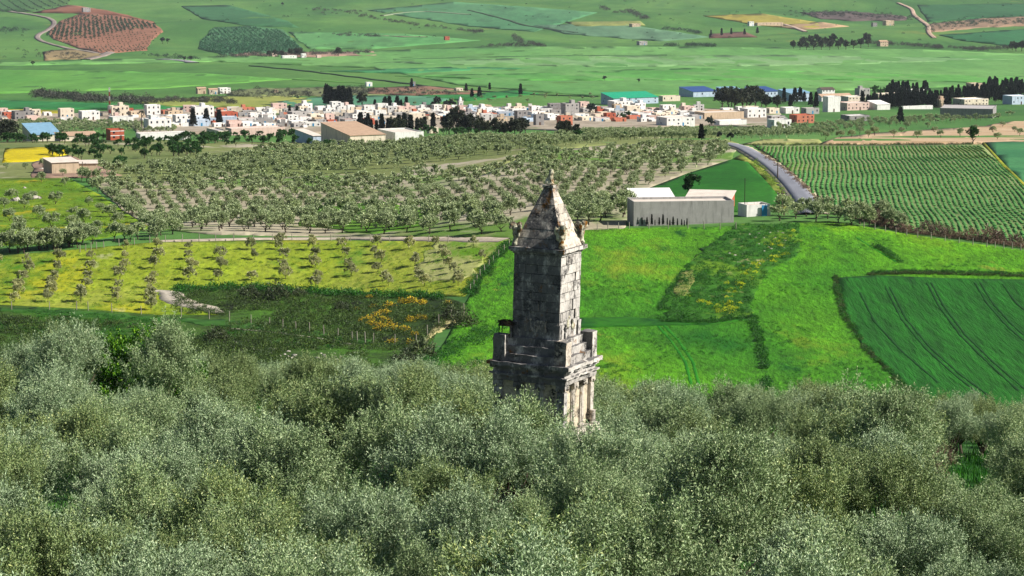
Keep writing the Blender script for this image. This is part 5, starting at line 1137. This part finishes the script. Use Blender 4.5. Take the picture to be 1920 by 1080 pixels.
# the rest of the village: houses in loose rows from back to front
hand = [(h[1], h[2]) for h in HOUSES]
r_ = random.Random(99); n_auto = 0
def band(x): 
    top = np.interp(x, [0,120,300,500,640,760,860,1000,1130,1300,1500], [216,217,208,206,202,204,203,206,205,208,214])
    bot = np.interp(x, [0,120,250,300,400,520,640,760,960,1060,1200,1310,1500], [230,229,230,244,246,246,246,236,238,242,240,232,236]); return top, bot
x = 2
NR = 8
for row in range(NR):
    x = -4 + r_.uniform(0, 22)
    while x < 1460:
        t, b = band(x); y = t + (b-t)*(row+.6)/NR + r_.uniform(-1.4,1.4); dense = 250 < x < 1310
        wpx = r_.uniform(20, 40) * (.8 + .35*row/NR)
        ok = ((b-t) > 24 or row % 2 == 0) and r_.random() < (.96 if dense else .85) and not any(abs(ox-x) < wpx*.5+14 and -3.5 < oy-y < 6 for ox, oy in hand)
        if ok and n_auto < 235:
            wl = r_.choices(['white','cream','grey','pink','brick','tan','bluish','concrete','terracotta'], [42,20,12,8,2,6,4,6,3])[0]
            rf = {'brick':'red','terracotta':'red','concrete':'grey'}.get(wl, r_.choice(['white','pale','white','pale','brown','white','grey','pale','red']))
            fl = r_.choices([1,2], [66,34])[0]; hp = fl*r_.uniform(4.7,5.8)+.6
            building('house', x-wpx/2, x+wpx/2, y, hp, wl, rf, 'flat', r_.uniform(.5,.9), YAW+r_.choice([0,0,0,R(-14),R(6)])+r_.uniform(-.06,.06), fl, tower=r_.random() < .25, annex=r_.random() < .6); n_auto += 1
        x += wpx*r_.uniform(.86, 1.12)
# labels: colour + storeys + roof + landmark, then place in the row of alike ones
LM = [(40,'the unfinished grey house at the far left'),(206,'the red and white mast'),(264,'the tall palm'),(380,'the three dark conifers'),(470,'the pink compound wall'),(630,'the dark cypress clump'),(720,'the dark pine row'),(863,'the white minaret'),(945,'the eucalyptus trees'),(1068,'the unfinished frame house'),(1182,'the green roofed hall'),(1300,'the tan yard wall'),(1420,'the white and pink house'),(1560,'the tallest white block')]
WN = {'white':'white','cream':'cream','grey':'grey','pink':'pink','brick':'brick','tan':'tan','bluish':'bluish','concrete':'dark grey','terracotta':'terracotta'}
by = {}
for h in HOUSES:
    if h[7] is None:
        lm = min(LM, key=lambda l: abs(l[0]-h[1])); side = 'left of' if h[1] < lm[0]-4 else ('right of' if h[1] > lm[0]+4 else 'at')
        by.setdefault((WN[h[3]], h[5], h[4] if h[4] in ('red','white') else 'plain', h[8], side, lm[1]), []).append(h)
ORD = ['leftmost','second from left','third from left','fourth from left','fifth from left','sixth from left','seventh from left','eighth from left']
for (cw, fl, rf, tw, side, lm), hs in by.items():
    hs.sort(key=lambda h: h[1]); st = {1:'low',2:'two-storey',3:'tall'}[fl]
    base = f"{cw} {st} house" + (' with rooftop room' if tw else '') + (f', {rf} roof,' if rf != 'plain' and not tw else '') + f" {side} {lm}"
    for i, h in enumerate(hs):
        L = base if len(hs) == 1 else f"{ORD[min(i,7)]} {base}"
        h[0]['label'] = ' '.join(L.split()[:16]); h[0]['group'] = 'flat roofed houses of the village'
print('HOUSES', len(HOUSES), 'auto', n_auto)
# minaret
e = empty('minaret', at(863, 206), YAW); tag(e, 'white square minaret with a small lantern rising over the village', 'minaret'); D = e.location.y; u = D/F
mb = MB(); mb.box(-4.2*u,4.2*u,-4.2*u,4.2*u,-1.5,15*u); mb.build('shaft', M['w_white'], e)
mb = MB(); mb.box(-5*u,5*u,-5*u,5*u,15*u+.003,16*u); mb.build('balcony', M['w_white'], e)
mb = MB(); mb.box(-2.4*u,2.4*u,-2.4*u,2.4*u,16*u+.003,20.5*u); la = mb.build('lantern', M['w_white'], e)
mb = MB(); mb.lathe([(2.4*u,20.5*u+.003),(2.2*u,21.6*u),(1.4*u,22.6*u),(.5*u,23.4*u),(.2*u,25.4*u)], 12); mb.build('dome', M['w_white'], e)
for sx in (-1.5,1.5): mb = MB(); mb.box(sx*u-.6*u, sx*u+.6*u, -4.2*u-.06, -4.2*u+.1, 9*u, 12*u); mb.build('window', M['pane'], e)
# mast, palm, power poles
e = empty('mast', at(206, 222)); tag(e, 'tall lattice mast painted in red and white bands', 'mast'); u = e.location.y/F
M['red'] = plain('mast_red', (176,44,44)); M['mw'] = plain('mast_white', (226,226,226))
for k in range(7):
    z0, z1 = k*57*u/7, (k+1)*57*u/7; w0, w1 = 2.0*u*(1-k*.09), 2.0*u*(1-(k+1)*.09); mb = MB()
    for i in range(4):
        a0, a1 = math.pi/2*i+.6, math.pi/2*(i+1)+.6; P = lambda a, ww, z: (ww*math.cos(a), ww*math.sin(a), z)
        mb.tube([P(a0,w0,z0), P(a0,w1,z1-.02)], [.26*u,.26*u], 5); mb.tube([P(a0,w0,z0+.1), P(a1,w1,z1-.1)], [.16*u,.16*u], 4); mb.tube([P(a1,w0,z0+.1), P(a0,w1,z1-.1)], [.16*u,.16*u], 4)
    mb.build('lattice_section', M['red'] if k % 2 == 1 else M['mw'], e)
mb = MB()
for z in (50*u, 54*u):
    for a in (0,2.1,4.2): mb.box(1.2*u*math.cos(a)-.5*u, 1.2*u*math.cos(a)+.5*u, 1.2*u*math.sin(a)-.3*u, 1.2*u*math.sin(a)+.3*u, z, z+3*u)
mb.build('antenna', M['mw'], e)
def palm(px, py, hpx, label):
    e = empty('palm_tree', at(px, py)); u = e.location.y/F; tag(e, label, 'palm'); h = hpx*u; r_ = np.random.default_rng(int(px))
    mb = MB(); mb.tube([(0,0,-.5),(.1*u,0,h*.5),(0,0,h)], [1.1*u,.75*u,.8*u], 8); mb.build('trunk', M['bark'], e)
    Vs, Fs = [], []; base = 0; mbf = MB()
    for k in range(46):
        a = r_.uniform(0,6.28); el = r_.uniform(-.6,1.2); L = 7.0*u*r_.uniform(.8,1.1); pts = []
        for j in range(6): t = j/5; pts.append(Vector((math.cos(a)*L*t*math.cos(el*.6), math.sin(a)*L*t*math.cos(el*.6), h + L*t*math.sin(el) - L*.55*t*t)))
        for j in range(5):
            d = (pts[j+1]-pts[j]); s = d.cross(Vector((0,0,1))).normalized()*(.7*u*(1-abs(j-2)/4)); dr = Vector((0,0,-.45*u))
            for sg in (-1,1): mbf.add([pts[j], pts[j+1], pts[j+1]+s*sg+dr, pts[j]+s*sg+dr], [(0,1,2,3)])
    mbf.build('crown', M['dark_leaf'], e); return e
palm(266, 246, 36, 'tall dark date palm towering over the left half of the village'); palm(220, 221, 14, 'shorter palm in front of the tall cream house')
def pole(px, py, hpx, label):
    e = empty('utility_pole', at(px, py)); u = e.location.y/F; tag(e, label, 'utility pole'); h = hpx*u
    mb = MB(); mb.tube([(0,0,-.5),(0,0,h)], [.16,.1], 6); mb.build('post', M['bark_pale'], e); mb = MB(); mb.box(-.9,.9,-.06,.06,h-.6,h-.48); mb.build('crossarm', M['bark_pale'], e)
    mb = MB(); [mb.lathe([(.06,h-.48),(.09,h-.4),(.05,h-.3)],8,x_,0) for x_ in (-.8,0,.8)]; mb.build('insulator', M['w_grey'], e)
pole(1458, 336, 30, 'grey utility pole at the bend of the country road'); pole(1466, 394, 36, 'grey utility pole between the white hut and the road end'); pole(155, 330, 26, 'pale utility pole in front of the farm shed by the rape field')
# trees in the town
far_trees([(612,199),(620,200),(628,200),(636,201),(643,201),(650,201),(656,202),(616,197)], 'tall dark cypress in the clump behind the middle of the village', CON, (1.7,2.1), 301, 'cypress', 'cypress', 1.05)
far_trees([(679,202)], 'broad brown green tree right of the dark cypress clump', EUC, (.95,1.0), 302, 'village_tree')
far_trees([(703,204),(730,205),(745,205),(752,206),(762,206),(722,206)], 'dark conifer behind the red roofed houses', CON, (.8,1.4), 303, 'conifer', 'conifer')
far_trees([(676,246),(686,246),(696,247),(706,248),(716,248),(728,248),(738,248),(748,248),(758,248),(770,248),(782,248),(796,248),(812,247),(690,238)], 'dark pine in the row behind the white warehouse', CON, (1.0,1.75), 304, 'pine', 'pine', .95)
far_trees([(738,250),(752,250),(790,249)], 'dark round tree in the pine row behind the white warehouse', EUC, (.6,.8), 305, 'village_tree')
far_trees([(842,252),(856,252),(868,252),(880,252)], 'big dark eucalyptus in the clump below the minaret', EUC, (.9,1.1), 306, 'eucalyptus', 'eucalyptus')
far_trees([(900,254),(912,255),(930,256),(946,258),(964,258),(976,257)], 'brownish eucalyptus right of the big dark clump', EUC, (.55,.75), 307, 'eucalyptus', 'eucalyptus')
far_trees([(1354,204),(1366,205),(1378,206),(1392,206),(1406,205),(1416,203),(1372,200),(1400,200)], 'big dark eucalyptus in the clump beside the blue halls', EUC, (1.15,1.45), 308, 'eucalyptus', 'eucalyptus')
far_trees([(1428,200),(1436,204),(1458,204)], 'slender dark eucalyptus between the blue halls', EUC, (.8,1.3), 309, 'eucalyptus', 'eucalyptus')
far_trees([(362,238),(387,234),(411,238)], 'dark conifer among the white houses right of the palm', CON, (1.25,1.5), 310, 'conifer', 'conifer')
far_trees([(543,218),(557,221)], 'dark narrow cypress among the houses left of the cypress clump', CON, (.9,1.0), 311, 'cypress', 'cypress')
far_trees([(8,262),(18,262),(2,264)], 'dark tree beside the blue roofed warehouse', EUC, (.75,1.0), 312, 'village_tree'); far_trees([(1106,216),(1112,214)], 'dark bare tree behind the pink house', FARD, (.8,1), 313, 'village_tree')
far_trees([(820,205),(836,206),(846,206)], 'dark bushy tree left of the minaret', FARD, (.8,1.1), 314, 'village_tree'); far_trees([(1177,224),(1166,226)], 'green bush between village houses', FRUIT, (1,1.3), 315, 'village_tree')
far_trees([(1500,192),(1508,193),(1490,195),(1470,196),(1482,202),(1520,200),(1530,204)], 'slim dark cypress in front of the pale blue hall', CON, (1.0,1.4), 316, 'cypress', 'cypress', 1.1)
far_trees([(1640,180),(1650,182),(1658,181)], 'bright green round tree behind the cream houses', FRUIT, (1.7,2.1), 317, 'village_tree'); far_trees([(1688,232)], 'solitary slim cypress in the olive belt at the right', CON, (1.3,1.35), 318, 'cypress', 'cypress', 1.1)
far_trees([(1080,258),(1050,254),(1062,256)], 'dark round tree at the upper edge of the orchard', EUC, (.5,.65), 319, 'village_tree'); far_trees([(985,252),(1330,240)], 'dark tree at the orchard edge in front of the village', FARD, (.7,.9), 320, 'village_tree')
r2 = random.Random(5); cy = []
for (x0, x1, yA, yB, n) in ((1616,1690,194,204,34),(1680,1780,184,203,78),(1770,1870,178,192,60),(1850,1925,163,192,70),(1660,1740,172,182,20)):
    for i in range(n): cy.append((r2.uniform(x0,x1), r2.uniform(yA,yB)))
far_trees(cy, 'dark conifer in the dense wood at the upper right', CON, (.9,1.35), 321, 'wood_conifer', 'conifer', 1.05)
# fences: each is one thing with its posts
M['post'] = plain('pale_post', (190,180,164), .2, 3)
def fence(line, n, hgt, label, wire=True):
    L = np.array(line, float); t = np.linspace(0, len(L)-1, n); i = np.minimum(t.astype(int), len(L)-2); f = (t-i)[:,None]; P = L[i]*(1-f)+L[i+1]*f; x, y = unproj(P[:,0], P[:,1]); z = ground(x, y); hgt = hgt*float(KS(x[0], y[0]))
    e = empty('wire_fence', (x[0], y[0], z[0])); tag(e, label, 'fence')
    for k in range(n): mb = MB(); mb.tube([(x[k]-x[0], y[k]-y[0], z[k]-z[0]-.4), (x[k]-x[0]+random.uniform(-.06,.06), y[k]-y[0], z[k]-z[0]+hgt*random.uniform(.9,1.1))], [.075,.065], 6); mb.build('post', M['post'], e)
    for h_ in (.45,.9): mb = MB(); mb.tube([(x[k]-x[0], y[k]-y[0], z[k]-z[0]+hgt*h_) for k in range(n)], [.008]*n, 4); mb.build('wire', M['iron'], e)
fence([(22,582),(135,582),(170,584),(250,590),(370,597),(430,604),(495,611),(535,618),(575,624),(618,632),(660,640)], 17, 1.5, 'post and wire fence along the lower edge of the flower meadow')
fence([(955,462),(925,493),(900,520),(882,548)], 10, 1.4, 'wire fence between flower meadow and bright wheat')
fence([(670,642),(700,646),(780,648),(822,612),(870,590)], 9, 1.5, 'crooked wire fence beside the straw coloured path')
fence([(150,474),(190,466),(300,455),(420,452),(560,452),(700,454),(840,456)], 24, 1.4, 'wire fence between orchard track and flower meadow')
fence([(1120,432),(1180,430),(1290,430),(1380,431)], 10, 1.6, 'pale post fence in front of the grey barn')
fence([(1620,428),(1720,446),(1850,464),(1930,472)], 16, 1.4, 'wire fence between row crops and upper wheat')
# boulders in the pasture
M['rock'] = plain('pale_rock', (206,198,186), .2, .8, .95, [((140,134,124), 1.2, .58, .68)])
for i, (px, py, s, lab) in enumerate([(58,374,4.2,'largest pale boulder in the stony pasture'),(30,378,2.6,'flat pale boulder left of the largest one'),(80,434,1.4,'pale rock low in the stony pasture, upper of two'),(66,444,1.5,'pale rock at the bottom of the stony pasture'),(106,436,1.6,'pale rock beside the olive trees low in the pasture'),(250,424,1.7,'pale rock near the right tip of the stony pasture'),(128,398,1.0,'small pale rock in the middle of the pasture'),(78,318,1.2,'small pale rock at the top of the pasture'),(46,354,1.1,'small pale rock above the largest boulder')]):
    bm = bmesh.new(); bmesh.ops.create_icosphere(bm, subdivisions=3, radius=1); me = bpy.data.meshes.new('boulder'); bm.to_mesh(me); bm.free(); me.transform(Matrix.Diagonal((1.2,.9,.62,1))); rough(me, .34, 1.3, i*3.1); me.polygons.foreach_set('use_smooth', [False]*len(me.polygons))
    o = link('boulder', me, M['rock']); o.location = at(px, py); s *= float(KS(o.location.x, o.location.y)); o.scale = (s*.55,)*3; o.rotation_euler[2] = i; tag(o, lab, 'boulder')
q = np.concatenate([scatter_px([(430,640),(520,650),(640,664),(640,680),(520,674),(420,660)], 40, 401), scatter_px([(1350,500),(1400,430),(1490,430),(1480,470),(1420,500)], 40, 402), scatter_px([(60,420),(110,430),(100,446),(60,446)], 14, 403)])
def rockarr(k):
    bm = bmesh.new(); bmesh.ops.create_icosphere(bm, subdivisions=1, radius=1); me = bpy.data.meshes.new('r'); bm.to_mesh(me); bm.free(); me.transform(Matrix.Diagonal((1.3,1,.5,1))); rough(me, .4, 1.3, k*2.7)
    return np.array([v.co[:] for v in me.vertices], np.float32), np.array([tuple(p.vertices)+(p.vertices[2],) for p in me.polygons], np.int32)[:, :3]
joined('stone_scatter', [rockarr(k) for k in range(4)], q, rng.uniform(0,6.28,len(q)), rng.uniform(.12,.34,len(q)), M['rock'], 'small pale stones lying on the bank and in the weedy plot')

# ------------------------------------------------------------------ the air of the valley
bm = bmesh.new(); bmesh.ops.create_cube(bm, size=1, matrix=Matrix.Translation((0, 5950, 160)) @ Matrix.Diagonal((11000, 12300, 620, 1)))
me = bpy.data.meshes.new('haze'); bm.to_mesh(me); bm.free(); hz_ = bpy.data.materials.new('haze_air'); hz_.use_nodes = True
for n_ in list(hz_.node_tree.nodes):
    if n_.type == 'BSDF_PRINCIPLED': hz_.node_tree.nodes.remove(n_)
pv = hz_.node_tree.nodes.new('ShaderNodeVolumePrincipled'); pv.inputs['Color'].default_value = (.78,.88,1,1); pv.inputs['Density'].default_value = 1.7e-5
hz_.node_tree.links.new(pv.outputs[0], hz_.node_tree.nodes['Material Output'].inputs['Volume'])
tag(link('haze', me, hz_), 'thin bluish haze filling the valley air', kind='stuff')
